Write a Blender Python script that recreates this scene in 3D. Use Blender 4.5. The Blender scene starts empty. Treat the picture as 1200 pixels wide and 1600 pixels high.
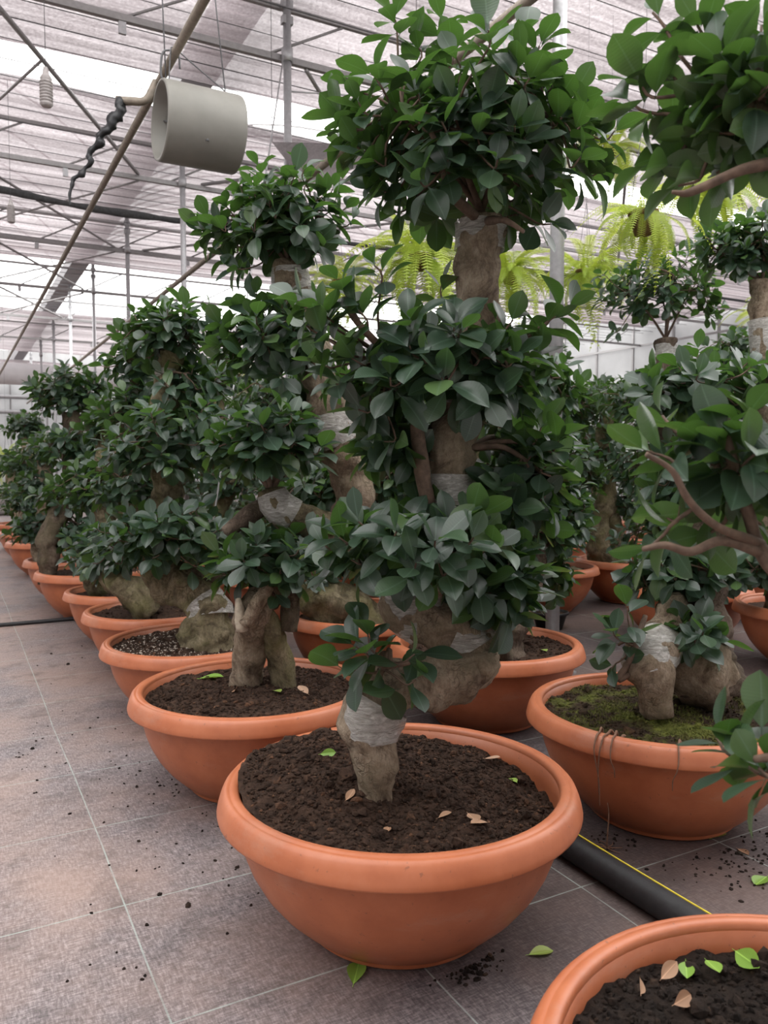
import bpy, math, random
import numpy as np
from mathutils import Vector, Matrix, noise

rnd = random.Random(7)
rng = np.random.default_rng(7)
scn = bpy.context.scene
COL = scn.collection

# ------------------------------------------------------------------ camera
FPX = 1250.0
TH = math.atan(677 / FPX)          # rows run along +Y, camera is turned towards +X
PH = math.atan(73 / FPX)
CAMZ = 1.1
CAM = np.array([0, 0, CAMZ])
FW = np.array([math.sin(TH) * math.cos(PH), math.cos(TH) * math.cos(PH), -math.sin(PH)])
RT = np.array([math.cos(TH), -math.sin(TH), 0.0])
UP = np.cross(RT, FW)
cam_d = bpy.data.cameras.new('camera')
cam = bpy.data.objects.new('camera', cam_d)
COL.objects.link(cam)
cam_d.sensor_fit = 'VERTICAL'
cam_d.sensor_height = 36
cam_d.sensor_width = 27
cam_d.lens = FPX / 1600 * 36
cam_d.clip_start = .02
cam_d.clip_end = 200
cam.matrix_world = Matrix(((RT[0], UP[0], -FW[0], 0), (RT[1], UP[1], -FW[1], 0),
                           (RT[2], UP[2], -FW[2], CAMZ), (0, 0, 0, 1)))
cam_d.dof.use_dof = True
cam_d.dof.focus_distance = 2.1
cam_d.dof.aperture_fstop = 7.5
scn.camera = cam

# ------------------------------------------------------------------ sky and exposure
w = bpy.data.worlds.new('overcast_sky')
scn.world = w
w.use_nodes = True
bg = w.node_tree.nodes['Background']
bg.inputs['Color'].default_value = (1.0, .985, .975, 1)
bg.inputs['Strength'].default_value = 2.6
scn.view_settings.view_transform = 'Standard'
scn.view_settings.look = 'None'
scn.view_settings.gamma = 1
scn.view_settings.use_curve_mapping = False
scn.view_settings.exposure = 0.8
scn.cycles.max_bounces = 7
scn.cycles.diffuse_bounces = 4
scn.cycles.glossy_bounces = 2
scn.cycles.transmission_bounces = 4
scn.cycles.transparent_max_bounces = 12
scn.cycles.sample_clamp_indirect = 6
scn.cycles.caustics_reflective = False
scn.cycles.caustics_refractive = False


def P(px, py, d):
    """a point of the place from its direction and its distance along the view axis"""
    return CAM + d * (FW + RT * (px - 600) / FPX + UP * (800 - py) / FPX)


def depth(p):
    return float((np.asarray(p) - CAM) @ FW)


def proj(p):
    q = np.asarray(p) - CAM
    z = q @ FW
    return np.stack([600 + FPX * (q @ RT) / z, 800 - FPX * (q @ UP) / z, z], -1)


def at_height(px, py, z):
    dr = FW + RT * (px - 600) / FPX + UP * (800 - py) / FPX
    return CAM + dr * ((z - CAMZ) / dr[2])


# ------------------------------------------------------------------ materials
def mat(name):
    m = bpy.data.materials.new(name)
    m.use_nodes = True
    nt = m.node_tree
    nt.nodes.clear()
    out = nt.nodes.new('ShaderNodeOutputMaterial')
    return m, nt, out


def N(nt, kind, **kw):
    n = nt.nodes.new('ShaderNode' + kind)
    for k, v in kw.items():
        if k in n.inputs:
            n.inputs[k].default_value = v
        else:
            setattr(n, k, v)
    return n


def ramp(nt, fac, stops):
    r = nt.nodes.new('ShaderNodeValToRGB')
    els = r.color_ramp.elements
    while len(els) < len(stops):
        els.new(.5)
    for e, (p, c) in zip(els, stops):
        e.position = p
        e.color = (*c, 1) if len(c) == 3 else c
    nt.links.new(fac, r.inputs['Fac'])
    return r.outputs['Color']


def mixc(nt, fac, a, b, mode='MIX'):
    n = nt.nodes.new('ShaderNodeMix')
    n.data_type = 'RGBA'
    n.blend_type = mode
    for k, v in ((0, fac), (6, a), (7, b)):
        if hasattr(v, 'node'):
            nt.links.new(v, n.inputs[k])
        elif k == 0:
            n.inputs[0].default_value = v
        else:
            n.inputs[k].default_value = (*v, 1)
    return n.outputs[2]


def math_n(nt, op, a, b=None, c=None):
    n = nt.nodes.new('ShaderNodeMath')
    n.operation = op
    for i, v in enumerate((a, b, c)):
        if v is None:
            continue
        if hasattr(v, 'node'):
            nt.links.new(v, n.inputs[i])
        else:
            n.inputs[i].default_value = v
    return n.outputs[0]


def noise_n(nt, scale, detail=4, rough=.55, vec=None, dist=0):
    n = N(nt, 'TexNoise', Scale=scale, Detail=detail, Roughness=rough, Distortion=dist)
    if vec is not None:
        nt.links.new(vec, n.inputs['Vector'])
    return n.outputs['Fac']


def coords(nt, kind='Object', scale=None):
    t = nt.nodes.new('ShaderNodeTexCoord')
    o = t.outputs[kind]
    if scale:
        mp = nt.nodes.new('ShaderNodeMapping')
        mp.inputs['Scale'].default_value = scale
        nt.links.new(o, mp.inputs['Vector'])
        o = mp.outputs['Vector']
    return o


def principled(nt, out, color, rough=.5, bump=None, bump_str=.3, bump_dist=.01, metallic=0., spec=.5, link=True):
    b = nt.nodes.new('ShaderNodeBsdfPrincipled')
    if hasattr(color, 'node'):
        nt.links.new(color, b.inputs['Base Color'])
    else:
        b.inputs['Base Color'].default_value = (*color, 1)
    if hasattr(rough, 'node'):
        nt.links.new(rough, b.inputs['Roughness'])
    else:
        b.inputs['Roughness'].default_value = rough
    b.inputs['Metallic'].default_value = metallic
    b.inputs['Specular IOR Level'].default_value = spec
    if bump is not None:
        bm = nt.nodes.new('ShaderNodeBump')
        bm.inputs['Strength'].default_value = bump_str
        bm.inputs['Distance'].default_value = bump_dist
        nt.links.new(bump, bm.inputs['Height'])
        nt.links.new(bm.outputs[0], b.inputs['Normal'])
    if link:
        nt.links.new(b.outputs[0], out.inputs['Surface'])
    return b


M = {}


def simple(name, color, rough=.5, metallic=0., var=.25, scale=30, spec=.5, bump_str=.15):
    m, nt, out = mat(name)
    n = noise_n(nt, scale, 5, .6, coords(nt))
    c = ramp(nt, n, [(.3, tuple(x * (1 - var) for x in color)), (.7, tuple(min(1, x * (1 + var)) for x in color))])
    principled(nt, out, c, rough, n, bump_str, .004, metallic, spec)
    M[name] = m
    return m


def make_leaf_mat(name, dark, mid, light, under, trans, tfac, rough, spec=.5):
    m, nt, out = mat(name)
    at = N(nt, 'Attribute', attribute_name='tint')
    top = ramp(nt, at.outputs['Fac'], [(0, dark), (.6, mid), (1, light)])
    uv = nt.nodes.new('ShaderNodeUVMap')
    sep = nt.nodes.new('ShaderNodeSeparateXYZ')
    nt.links.new(uv.outputs[0], sep.inputs[0])
    u = math_n(nt, 'ABSOLUTE', math_n(nt, 'SUBTRACT', sep.outputs[0], .5))
    rib = math_n(nt, 'LESS_THAN', u, math_n(nt, 'MULTIPLY_ADD', sep.outputs[1], -.025, .04))
    veins = N(nt, 'TexWave', Scale=5.0, Distortion=1.0)
    nt.links.new(uv.outputs[0], veins.inputs['Vector'])
    veins.bands_direction = 'Y'
    geo = nt.nodes.new('ShaderNodeNewGeometry')
    col = mixc(nt, geo.outputs['Backfacing'], top, under)
    col = mixc(nt, math_n(nt, 'MULTIPLY', rib, .45), col, tuple(min(1, 2.2 * x + .03) for x in mid))
    b = principled(nt, out, col, rough, veins.outputs['Fac'], .06, .002, 0, spec, link=False)
    t = nt.nodes.new('ShaderNodeBsdfTranslucent')
    t.inputs['Color'].default_value = (*trans, 1)
    mx = nt.nodes.new('ShaderNodeMixShader')
    mx.inputs[0].default_value = tfac
    nt.links.new(b.outputs[0], mx.inputs[1])
    nt.links.new(t.outputs[0], mx.inputs[2])
    nt.links.new(mx.outputs[0], out.inputs['Surface'])
    M[name] = m


make_leaf_mat('ficus_leaf', (.024, .046, .032), (.042, .077, .05), (.075, .135, .045), (.06, .11, .04), (.11, .25, .035), .24, .36, .65)
make_leaf_mat('fern_leaf', (.2, .3, .03), (.3, .4, .05), (.42, .5, .09), (.3, .4, .05), (.6, .7, .1), .45, .5)
make_leaf_mat('dry_leaf', (.3, .16, .09), (.42, .25, .15), (.55, .36, .25), (.42, .26, .17), (.4, .2, .1), .15, .6)
make_leaf_mat('fallen_green_leaf', (.14, .3, .04), (.25, .42, .07), (.4, .5, .12), (.3, .42, .1), (.3, .45, .05), .2, .45)

# terracotta coloured plastic
m, nt, out = mat('terracotta_plastic')
n1 = noise_n(nt, 9, 5, .6, coords(nt))
n2 = noise_n(nt, 70, 3, .6, coords(nt))
c = ramp(nt, n1, [(.3, (.4, .118, .05)), (.55, (.475, .15, .066)), (.8, (.53, .19, .095))])
spots = ramp(nt, n2, [(.66, (0, 0, 0)), (.72, (1, 1, 1))])
c = mixc(nt, math_n(nt, 'MULTIPLY', spots, .5), c, (.16, .07, .045))
n3 = noise_n(nt, 4, 6, .7, coords(nt, 'Object', (1, 1, 2.5)))
c = mixc(nt, ramp(nt, n3, [(.55, (0, 0, 0)), (.75, (.3, .3, .3))]), c, (.5, .36, .28))
principled(nt, out, c, .42, n2, .04, .002)
M['terracotta_plastic'] = m


def soil_mat(name, dark, light, extra=None, moss=0):
    m, nt, out = mat(name)
    co = coords(nt)
    a = noise_n(nt, 55, 8, .72, co)
    b = noise_n(nt, 11, 4, .6, co)
    c = ramp(nt, a, [(.32, dark), (.55, tuple((x + y) / 2 for x, y in zip(dark, light))), (.75, light)])
    c = mixc(nt, math_n(nt, 'MULTIPLY', b, .4), c, dark)
    geo = nt.nodes.new('ShaderNodeNewGeometry')
    c = mixc(nt, .8, c, ramp(nt, geo.outputs['Random Per Island'], [(0, (.5, .48, .46)), (.6, (.9, .87, .84)), (.92, (1.3, 1.2, 1.1)), (1, (2.8, 2.4, 2.0))]), 'MULTIPLY')
    if moss:
        k = ramp(nt, noise_n(nt, 5.5, 5, .65, co), [(.5 - moss * .1, (0, 0, 0)), (.62 - moss * .1, (1, 1, 1))])
        g = ramp(nt, noise_n(nt, 90, 4, .6, co), [(.3, (.045, .055, .012)), (.7, (.16, .17, .035))])
        c = mixc(nt, k, c, g)
    principled(nt, out, c, .95, a, .9, .012, 0, .2)
    M[name] = m


soil_mat('peat_soil', (.018, .011, .008), (.135, .08, .055))
soil_mat('dark_soil', (.012, .009, .008), (.06, .042, .032))
soil_mat('mossy_soil', (.02, .013, .009), (.1, .065, .04), moss=.3)


def bark_mat(name, dark, mid, light, green):
    m, nt, out = mat(name)
    co = coords(nt)
    a = noise_n(nt, 13, 9, .72, co, .8)
    fine = noise_n(nt, 95, 5, .75, coords(nt, 'Object', (1, 1, .4)))
    crack = N(nt, 'TexVoronoi', feature='DISTANCE_TO_EDGE', Scale=42.0)
    wp = nt.nodes.new('ShaderNodeVectorMath')
    wp.operation = 'MULTIPLY_ADD'
    nz = N(nt, 'TexNoise', Scale=20.0, Detail=4.0)
    nt.links.new(co, nz.inputs['Vector'])
    nt.links.new(nz.outputs['Color'], wp.inputs[0])
    wp.inputs[1].default_value = (.09, .09, .09)
    nt.links.new(co, wp.inputs[2])
    nt.links.new(wp.outputs[0], crack.inputs['Vector'])
    ck = ramp(nt, crack.outputs['Distance'], [(.0, (1, 1, 1)), (.09, (0, 0, 0))])
    patch = ramp(nt, noise_n(nt, 9, 3, .6, co), [(.48, (0, 0, 0)), (.6, (1, 1, 1))])
    ck = math_n(nt, 'MULTIPLY', ck, patch)
    c = ramp(nt, a, [(.34, dark), (.47, mid), (.64, light)])
    c = mixc(nt, ramp(nt, fine, [(.45, (0, 0, 0)), (.75, (.75, .75, .75))]), c, dark)
    g = ramp(nt, noise_n(nt, 5, 4, .65, co), [(.48, (0, 0, 0)), (.62, (1, 1, 1))])
    c = mixc(nt, math_n(nt, 'MULTIPLY', g, .5), c, green)
    c = mixc(nt, math_n(nt, 'MULTIPLY', ck, .3), c, tuple(x * .5 for x in dark))
    h = math_n(nt, 'SUBTRACT', math_n(nt, 'ADD', a, math_n(nt, 'MULTIPLY', fine, .6)), math_n(nt, 'MULTIPLY', ck, .25))
    principled(nt, out, c, .85, h, 1.0, .016, 0, .2)
    M[name] = m


bark_mat('pale_bark', (.1, .068, .048), (.29, .222, .158), (.47, .385, .29), (.24, .2, .13))
bark_mat('mossy_bark', (.07, .055, .035), (.2, .165, .1), (.36, .3, .2), (.19, .185, .07))
bark_mat('dark_bark', (.05, .034, .025), (.125, .092, .068), (.22, .17, .13), (.12, .11, .06))
simple('twig_bark', (.13, .085, .06), .8, var=.4, scale=60)

# cling film round the grafts
m, nt, out = mat('cling_film')
co = coords(nt, 'Object', (1, 1, 4))
wv = noise_n(nt, 24, 6, .7, co, 1.5)
c = ramp(nt, wv, [(.3, (.3, .28, .25)), (.52, (.58, .56, .52)), (.68, (.9, .89, .87))])  # pale end paints white highlights into the colour of the film
b = principled(nt, out, c, .28, wv, .9, .012, 0, .6, link=False)
tr = nt.nodes.new('ShaderNodeBsdfTransparent')
mx = nt.nodes.new('ShaderNodeMixShader')
nt.links.new(math_n(nt, 'MULTIPLY_ADD', wv, -.5, .55), mx.inputs[0])
nt.links.new(b.outputs[0], mx.inputs[1])
nt.links.new(tr.outputs[0], mx.inputs[2])
nt.links.new(mx.outputs[0], out.inputs['Surface'])
M['cling_film'] = m

simple('galvanised_steel', (.42, .42, .43), .45, .55, var=.12)
simple('rusty_pipe', (.24, .205, .165), .55, .3, var=.2)
simple('aluminium_bar', (.31, .3, .3), .5, .4, var=.1)
simple('gutter_metal', (.34, .33, .34), .6, .2, var=.1, scale=4)
simple('black_rubber', (.022, .022, .024), .55, var=.3, scale=50)
simple('yellow_line', (.75, .6, .05), .6, var=.1)
simple('dark_cloth', (.075, .078, .08), .9, var=.3)
simple('grey_plastic', (.42, .39, .38), .6, var=.15)
simple('white_plastic', (.75, .75, .76), .5, var=.06, scale=3)
simple('fan_white', (.21, .203, .18), .5, var=.1, scale=6)
simple('fan_dark', (.1, .1, .105), .5, var=.2)
simple('black_plastic', (.02, .021, .023), .45, var=.2)
simple('perlite', (.48, .42, .36), .9, var=.2)
simple('moss_green', (.13, .14, .03), .95, var=.4, scale=120)
simple('root_brown', (.2, .11, .07), .85, var=.3, scale=60)
simple('dead_wood', (.42, .36, .28), .8, var=.3, scale=40)

# milky wall film
m, nt, out = mat('milky_film')
co = coords(nt)
n1 = noise_n(nt, .7, 4, .6, co)
t = nt.nodes.new('ShaderNodeBsdfTranslucent')
nt.links.new(ramp(nt, n1, [(.3, (.34, .34, .345)), (.7, (.5, .5, .5))]), t.inputs['Color'])
d = nt.nodes.new('ShaderNodeBsdfDiffuse')
d.inputs['Color'].default_value = (.6, .6, .6, 1)
mx = nt.nodes.new('ShaderNodeMixShader')
mx.inputs[0].default_value = .7
nt.links.new(d.outputs[0], mx.inputs[1])
nt.links.new(t.outputs[0], mx.inputs[2])
nt.links.new(mx.outputs[0], out.inputs['Surface'])
M['milky_film'] = m

# woven shade cloth
m, nt, out = mat('shade_cloth')
co = coords(nt)
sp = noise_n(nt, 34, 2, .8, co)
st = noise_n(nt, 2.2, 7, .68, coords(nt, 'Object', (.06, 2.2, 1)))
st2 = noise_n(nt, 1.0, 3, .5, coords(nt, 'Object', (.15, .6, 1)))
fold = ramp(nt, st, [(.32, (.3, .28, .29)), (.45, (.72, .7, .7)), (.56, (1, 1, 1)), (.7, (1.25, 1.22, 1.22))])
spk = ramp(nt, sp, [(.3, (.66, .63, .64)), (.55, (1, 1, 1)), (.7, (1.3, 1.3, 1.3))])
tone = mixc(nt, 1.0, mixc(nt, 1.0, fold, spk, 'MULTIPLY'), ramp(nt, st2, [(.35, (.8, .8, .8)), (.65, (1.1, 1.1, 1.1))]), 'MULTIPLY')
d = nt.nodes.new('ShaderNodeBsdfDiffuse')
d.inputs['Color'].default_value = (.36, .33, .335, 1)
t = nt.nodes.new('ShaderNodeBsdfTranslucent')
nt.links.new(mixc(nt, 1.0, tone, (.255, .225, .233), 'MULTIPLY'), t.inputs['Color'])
tr = nt.nodes.new('ShaderNodeBsdfTransparent')
m1 = nt.nodes.new('ShaderNodeMixShader')
m1.inputs[0].default_value = .66
nt.links.new(d.outputs[0], m1.inputs[1])
nt.links.new(t.outputs[0], m1.inputs[2])
m2 = nt.nodes.new('ShaderNodeMixShader')
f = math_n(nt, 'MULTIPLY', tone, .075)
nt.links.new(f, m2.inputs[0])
nt.links.new(m1.outputs[0], m2.inputs[1])
nt.links.new(tr.outputs[0], m2.inputs[2])
nt.links.new(m2.outputs[0], out.inputs['Surface'])
M['shade_cloth'] = m

# woven ground cover mat
m, nt, out = mat('ground_cover')
co = coords(nt)
sep = nt.nodes.new('ShaderNodeSeparateXYZ')
nt.links.new(co, sep.inputs[0])
big = noise_n(nt, 1.3, 5, .6, co)
mid_ = noise_n(nt, 7, 6, .65, co)
fine = noise_n(nt, 60, 4, .7, coords(nt, 'Object', (3, .6, 1)))
fine2 = noise_n(nt, 60, 4, .7, coords(nt, 'Object', (.6, 3, 1)))
weave = mixc(nt, .5, fine, fine2)
base = ramp(nt, weave, [(.39, (.09, .078, .082)), (.5, (.205, .178, .182)), (.62, (.41, .36, .36))])
dust = ramp(nt, big, [(.4, (0, 0, 0)), (.62, (1, 1, 1))])
base = mixc(nt, math_n(nt, 'MULTIPLY', dust, .55), base, (.46, .32, .26))
# light on the open aisle and shade between the pots, put into the colour
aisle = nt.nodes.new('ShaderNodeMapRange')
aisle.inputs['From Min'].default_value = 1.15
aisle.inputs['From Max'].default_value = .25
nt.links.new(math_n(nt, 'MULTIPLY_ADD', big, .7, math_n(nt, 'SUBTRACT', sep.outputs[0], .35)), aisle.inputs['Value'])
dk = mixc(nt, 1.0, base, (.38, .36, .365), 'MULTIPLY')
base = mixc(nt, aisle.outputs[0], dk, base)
stain = ramp(nt, mid_, [(.52, (0, 0, 0)), (.7, (1, 1, 1))])
base = mixc(nt, math_n(nt, 'MULTIPLY', stain, .55), base, (.05, .04, .038))


def line_mask(coord, off, period, half):
    s = math_n(nt, 'DIVIDE', math_n(nt, 'SUBTRACT', coord, off), period)
    fr = math_n(nt, 'ABSOLUTE', math_n(nt, 'SUBTRACT', s, math_n(nt, 'ROUND', s)))
    return math_n(nt, 'LESS_THAN', fr, half / period)


wob = math_n(nt, 'MULTIPLY_ADD', noise_n(nt, .8, 2, .5, co), .03, -.015)
lx = line_mask(math_n(nt, 'ADD', sep.outputs[0], wob), .355, .53, .002)
ly = line_mask(math_n(nt, 'ADD', sep.outputs[1], wob), 1.535, .483, .0022)
lines = math_n(nt, 'MAXIMUM', lx, ly)
worn = ramp(nt, noise_n(nt, 9, 3, .6, co), [(.3, (.2, .2, .2)), (.65, (.75, .75, .75))])
base = mixc(nt, math_n(nt, 'MULTIPLY', lines, worn), base, (.42, .5, .46))
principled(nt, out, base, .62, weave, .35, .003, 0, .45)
M['ground_cover'] = m


# ------------------------------------------------------------------ mesh helpers
def obj(name, verts, faces, material, parent=None, smooth=True, label=None):
    me = bpy.data.meshes.new(name)
    me.from_pydata([tuple(map(float, v)) for v in verts], [], [tuple(map(int, f)) for f in faces])
    me.materials.append(M[material])
    if smooth:
        me.polygons.foreach_set('use_smooth', [True] * len(me.polygons))
    me.update()
    o = bpy.data.objects.new(name, me)
    COL.objects.link(o)
    if parent:
        o.parent = parent
    if label:
        o['label'] = label
    return o


def empty(name, loc, label, cat, group=None):
    o = bpy.data.objects.new(name, None)
    COL.objects.link(o)
    o.location = tuple(map(float, loc))
    o.empty_display_size = .1
    return tag(o, label, cat, group)


def tag(o, label, cat, group=None):
    o['label'] = label
    o['category'] = cat
    if group:
        o['group'] = group
    return o


def struct(o):
    o['kind'] = 'structure'
    return o


class MB:
    def __init__(self):
        self.v, self.f = [], []

    def add(self, v, f):
        o = len(self.v)
        self.v += [tuple(map(float, x)) for x in v]
        self.f += [tuple(int(i) + o for i in x) for x in f]
        return self

    def box(self, lo, hi):
        (a, b, c), (d, e, f) = lo, hi
        return self.add([(a, b, c), (d, b, c), (d, e, c), (a, e, c), (a, b, f), (d, b, f), (d, e, f), (a, e, f)],
                        [(0, 3, 2, 1), (4, 5, 6, 7), (0, 1, 5, 4), (1, 2, 6, 5), (2, 3, 7, 6), (3, 0, 4, 7)])

    def build(self, name, material, parent=None, smooth=True, label=None):
        return obj(name, self.v, self.f, material, parent, smooth, label)


def catmull(pts, per):
    pts = [np.asarray(p, float) for p in pts]
    if len(pts) == 2:
        return [pts[0] + (pts[1] - pts[0]) * t for t in np.linspace(0, 1, per + 1)]
    q = [2 * pts[0] - pts[1]] + pts + [2 * pts[-1] - pts[-2]]
    o = []
    for i in range(1, len(q) - 2):
        p0, p1, p2, p3 = q[i - 1:i + 3]
        for k in range(per):
            t = k / per
            o.append(.5 * (2 * p1 + (p2 - p0) * t + (2 * p0 - 5 * p1 + 4 * p2 - p3) * t * t + (3 * p1 - p0 - 3 * p2 + p3) * t ** 3))
    o.append(pts[-1])
    return o


def sweep(path, radii, seg=8, amp=0., freq=8., cap=True, seed=0., flute=0.):
    """a tube along path, radius per point, with lumps"""
    path = np.asarray(path, float)
    n = len(path)
    tan = np.gradient(path, axis=0)
    tan /= np.linalg.norm(tan, axis=1)[:, None] + 1e-9
    ref = np.array([0.13, .99, .05]) if abs(tan[0][1]) < .9 else np.array([.99, .1, .05])
    nx = np.cross(tan[0], ref)
    nx /= np.linalg.norm(nx)
    V, Fc = [], []
    for i in range(n):
        nx = nx - tan[i] * (nx @ tan[i])
        nx /= np.linalg.norm(nx)
        ny = np.cross(tan[i], nx)
        for k in range(seg):
            a = 2 * math.pi * k / seg
            dr = nx * math.cos(a) + ny * math.sin(a)
            r = radii[i]
            if amp:
                p = path[i] + dr * r
                r *= 1 + amp * noise.noise(Vector(p * freq) + Vector((seed, seed * 2, 0))) \
                    + .45 * amp * noise.noise(Vector(p * freq * 2.7) + Vector((0, seed, 3))) \
                    + flute * math.sin(3 * a + seed + i * .05) + .5 * flute * math.sin(5 * a + 2 * seed)
            V.append(path[i] + dr * r)
    for i in range(n - 1):
        for k in range(seg):
            k2 = (k + 1) % seg
            Fc.append((i * seg + k, i * seg + k2, (i + 1) * seg + k2, (i + 1) * seg + k))
    if cap:
        V += [path[0] - tan[0] * radii[0] * .2, path[-1] + tan[-1] * radii[-1] * .25]
        a, b = len(V) - 2, len(V) - 1
        for k in range(seg):
            k2 = (k + 1) % seg
            Fc.append((a, k2, k))
            Fc.append((b, (n - 1) * seg + k, (n - 1) * seg + k2))
    return V, Fc


def lathe(profile, seg=64, closed=False):
    V, Fc = [], []
    n = len(profile)
    for k in range(seg):
        a = 2 * math.pi * k / seg
        for r, z in profile:
            V.append((r * math.cos(a), r * math.sin(a), z))
    m_ = n if closed else n - 1
    for k in range(seg):
        k2 = (k + 1) % seg
        for i in range(m_):
            j = (i + 1) % n
            Fc.append((k * n + i, k2 * n + i, k2 * n + j, k * n + j))
    return V, Fc


def tube_obj(name, pts, r, material, parent=None, seg=8, per=6, **kw):
    path = catmull(pts, per)
    rr = np.interp(np.linspace(0, 1, len(path)), np.linspace(0, 1, len(r)), r) if hasattr(r, '__len__') else [r] * len(path)
    v, f = sweep(path, rr, seg, **kw)
    return obj(name, v, f, material, parent)


# ------------------------------------------------------------------ the setting
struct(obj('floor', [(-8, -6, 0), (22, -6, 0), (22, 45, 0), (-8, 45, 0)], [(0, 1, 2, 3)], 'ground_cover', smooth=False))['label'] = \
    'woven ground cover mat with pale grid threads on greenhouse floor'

KS = 1.18
HS = CAMZ + 3.62 * KS       # shade screen
HC = CAMZ + 3.14 * KS       # truss chord
ceil_rows = [(-8.0, -.6), (4.3, at_height(0, 60, HS)[1]), (at_height(0, 110, HS)[1], at_height(0, 397, HS)[1]),
             (at_height(0, 478, HS)[1], at_height(0, 545, HS)[1]), (at_height(0, 560, HS)[1], 41.0)]
X0, X1 = -7.9, 18.9


def screen(name, ya, yb):
    ny = max(30, int((yb - ya) * 16))
    nx = 50
    V, Fc = [], []
    ys = np.linspace(ya, yb, ny)
    for j, y in enumerate(ys):
        for x in np.linspace(X0, X1, nx):
            edge = min(1, (yb - y) / .5, (y - ya) / .5)
            wr = .045 * noise.noise(Vector((x * .12, y * 3.1, 1))) + .03 * noise.noise(Vector((x * .3, y * 7, 4)))
            sag = -.05 * abs(math.sin(math.pi * (y - 3.28) / 3.73))
            roll = .035 * math.sin(j * 2.1) * (1 - max(0, edge))
            V.append((x, y, HS + wr + sag + roll + .05 * noise.noise(Vector((x * .5, y * .4, 8)))))
    for j in range(ny - 1):
        for i in range(nx - 1):
            a = j * nx + i
            Fc.append((a, a + 1, a + nx + 1, a + nx))
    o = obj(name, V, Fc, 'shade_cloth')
    o['kind'] = 'structure'
    o['label'] = 'wrinkled translucent shade cloth drawn across the greenhouse roof'
    return o


for i, (a, b_) in enumerate(ceil_rows):
    screen('ceiling' if i == 0 else 'ceiling_%d' % (i + 1), a, b_)

# support wires under the screens, one object each
POST_X, POST_Y0, POST_S = 2.37 * KS, 2.78 * KS, 3.16 * KS
y = 5.0
k = 0
while y < 23:
    z = HS - .2 - .02 * rnd.random()
    if k == 0:
        WIRE0 = z
    o = tube_obj('support_wire', [(X0, y, z), (5, y + rnd.uniform(-.03, .03), z - .04), (X1, y, z)], .004 + .001 * (k % 3), 'fan_dark', seg=4, per=4)
    tag(o, 'thin dark wire stretched crosswise under the shade cloth', 'wire', 'wires under the shade cloth')
    y += rnd.uniform(.32, .5)
    k += 1

# gutter over the row of posts
g = MB()
gw = .25
prof = [(-gw, .16), (-gw * .75, 0), (gw * .75, 0), (gw, .16), (gw - .01, .16), (gw * .72, .012), (-gw * .72, .012), (-gw + .01, .16)]
gv = [(POST_X - .06 + x, yy, CAMZ + 3.88 * KS + z) for yy in (-7.8, 40.8) for x, z in prof]
g.add(gv, [(i, (i + 1) % 8, 8 + (i + 1) % 8, 8 + i) for i in range(8)] + [tuple(range(7, -1, -1)), tuple(range(8, 16))])
o = g.build('roof_gutter', 'gutter_metal', smooth=False)
tag(o, 'long grey metal roof gutter above the shade cloth', 'gutter')

# posts, chords and bracing of every truss
POSTS = [POST_Y0 + POST_S * i for i in range(-1, 9)]
for i, py in enumerate(POSTS):
    t = empty('support_post', (POST_X, py, 0), {1: 'galvanised post rising right behind the crown of the first tree', 2: 'galvanised post standing behind the fan, with the cloth flap'}.get(i, 'galvanised steel post holding up the roof gutter'), 'post', 'row of steel posts')
    v, f = lathe([(.0, 0), (.0365, 0), (.0365, CAMZ + 3.87 * KS), (0, CAMZ + 3.87 * KS)], 16)
    obj('tube', v, f, 'galvanised_steel', t)
    MB().box((-.09, -.09, 0), (.09, .09, .012)).build('base_plate', 'galvanised_steel', t, False)
    v, f = lathe([(.037, HC - .05), (.052, HC - .05), (.052, HC + .07), (.037, HC + .07)], 14, True)
    obj('clamp', v, f, 'galvanised_steel', t)
    for hz in (HC + .28, HC + .42):
        MB().box((-.05, -.03, hz), (.05, .03, hz + .07)).build('bracket', 'galvanised_steel', t, False)

for i, py in enumerate(POSTS[1:8]):
    t = empty('roof_truss', (POST_X, py, HC), {1: 'grey lattice truss meeting the post behind the fan', 2: 'grey lattice truss just this side of the dark cloth bundle', 4: 'grey lattice truss in the wide open roof gap'}.get(i, 'grey steel lattice truss crossing under the shade cloth'), 'truss', 'roof trusses')
    MB().box((X0 - POST_X, .04, -.028), (X1 - POST_X, .09, .028)).build('bottom_chord', 'aluminium_bar', t, False)
    MB().box((X0 - POST_X, .045, .43), (X1 - POST_X, .085, .47)).build('top_chord', 'aluminium_bar', t, False)
    for k in range(-6, 13):
        xa, xb = (k - .15) * 1.25, (k + .5) * 1.25
        o = tube_obj('web_bar', [(xa, .065, 0), (xb, .065, .45)], .013, 'aluminium_bar', t, 6, 1)
        if k % 2:
            MB().box((xa - .03, .05, -.13), (xa + .03, .08, -.0285)).build('hanger_plate', 'galvanised_steel', t, False)

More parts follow.
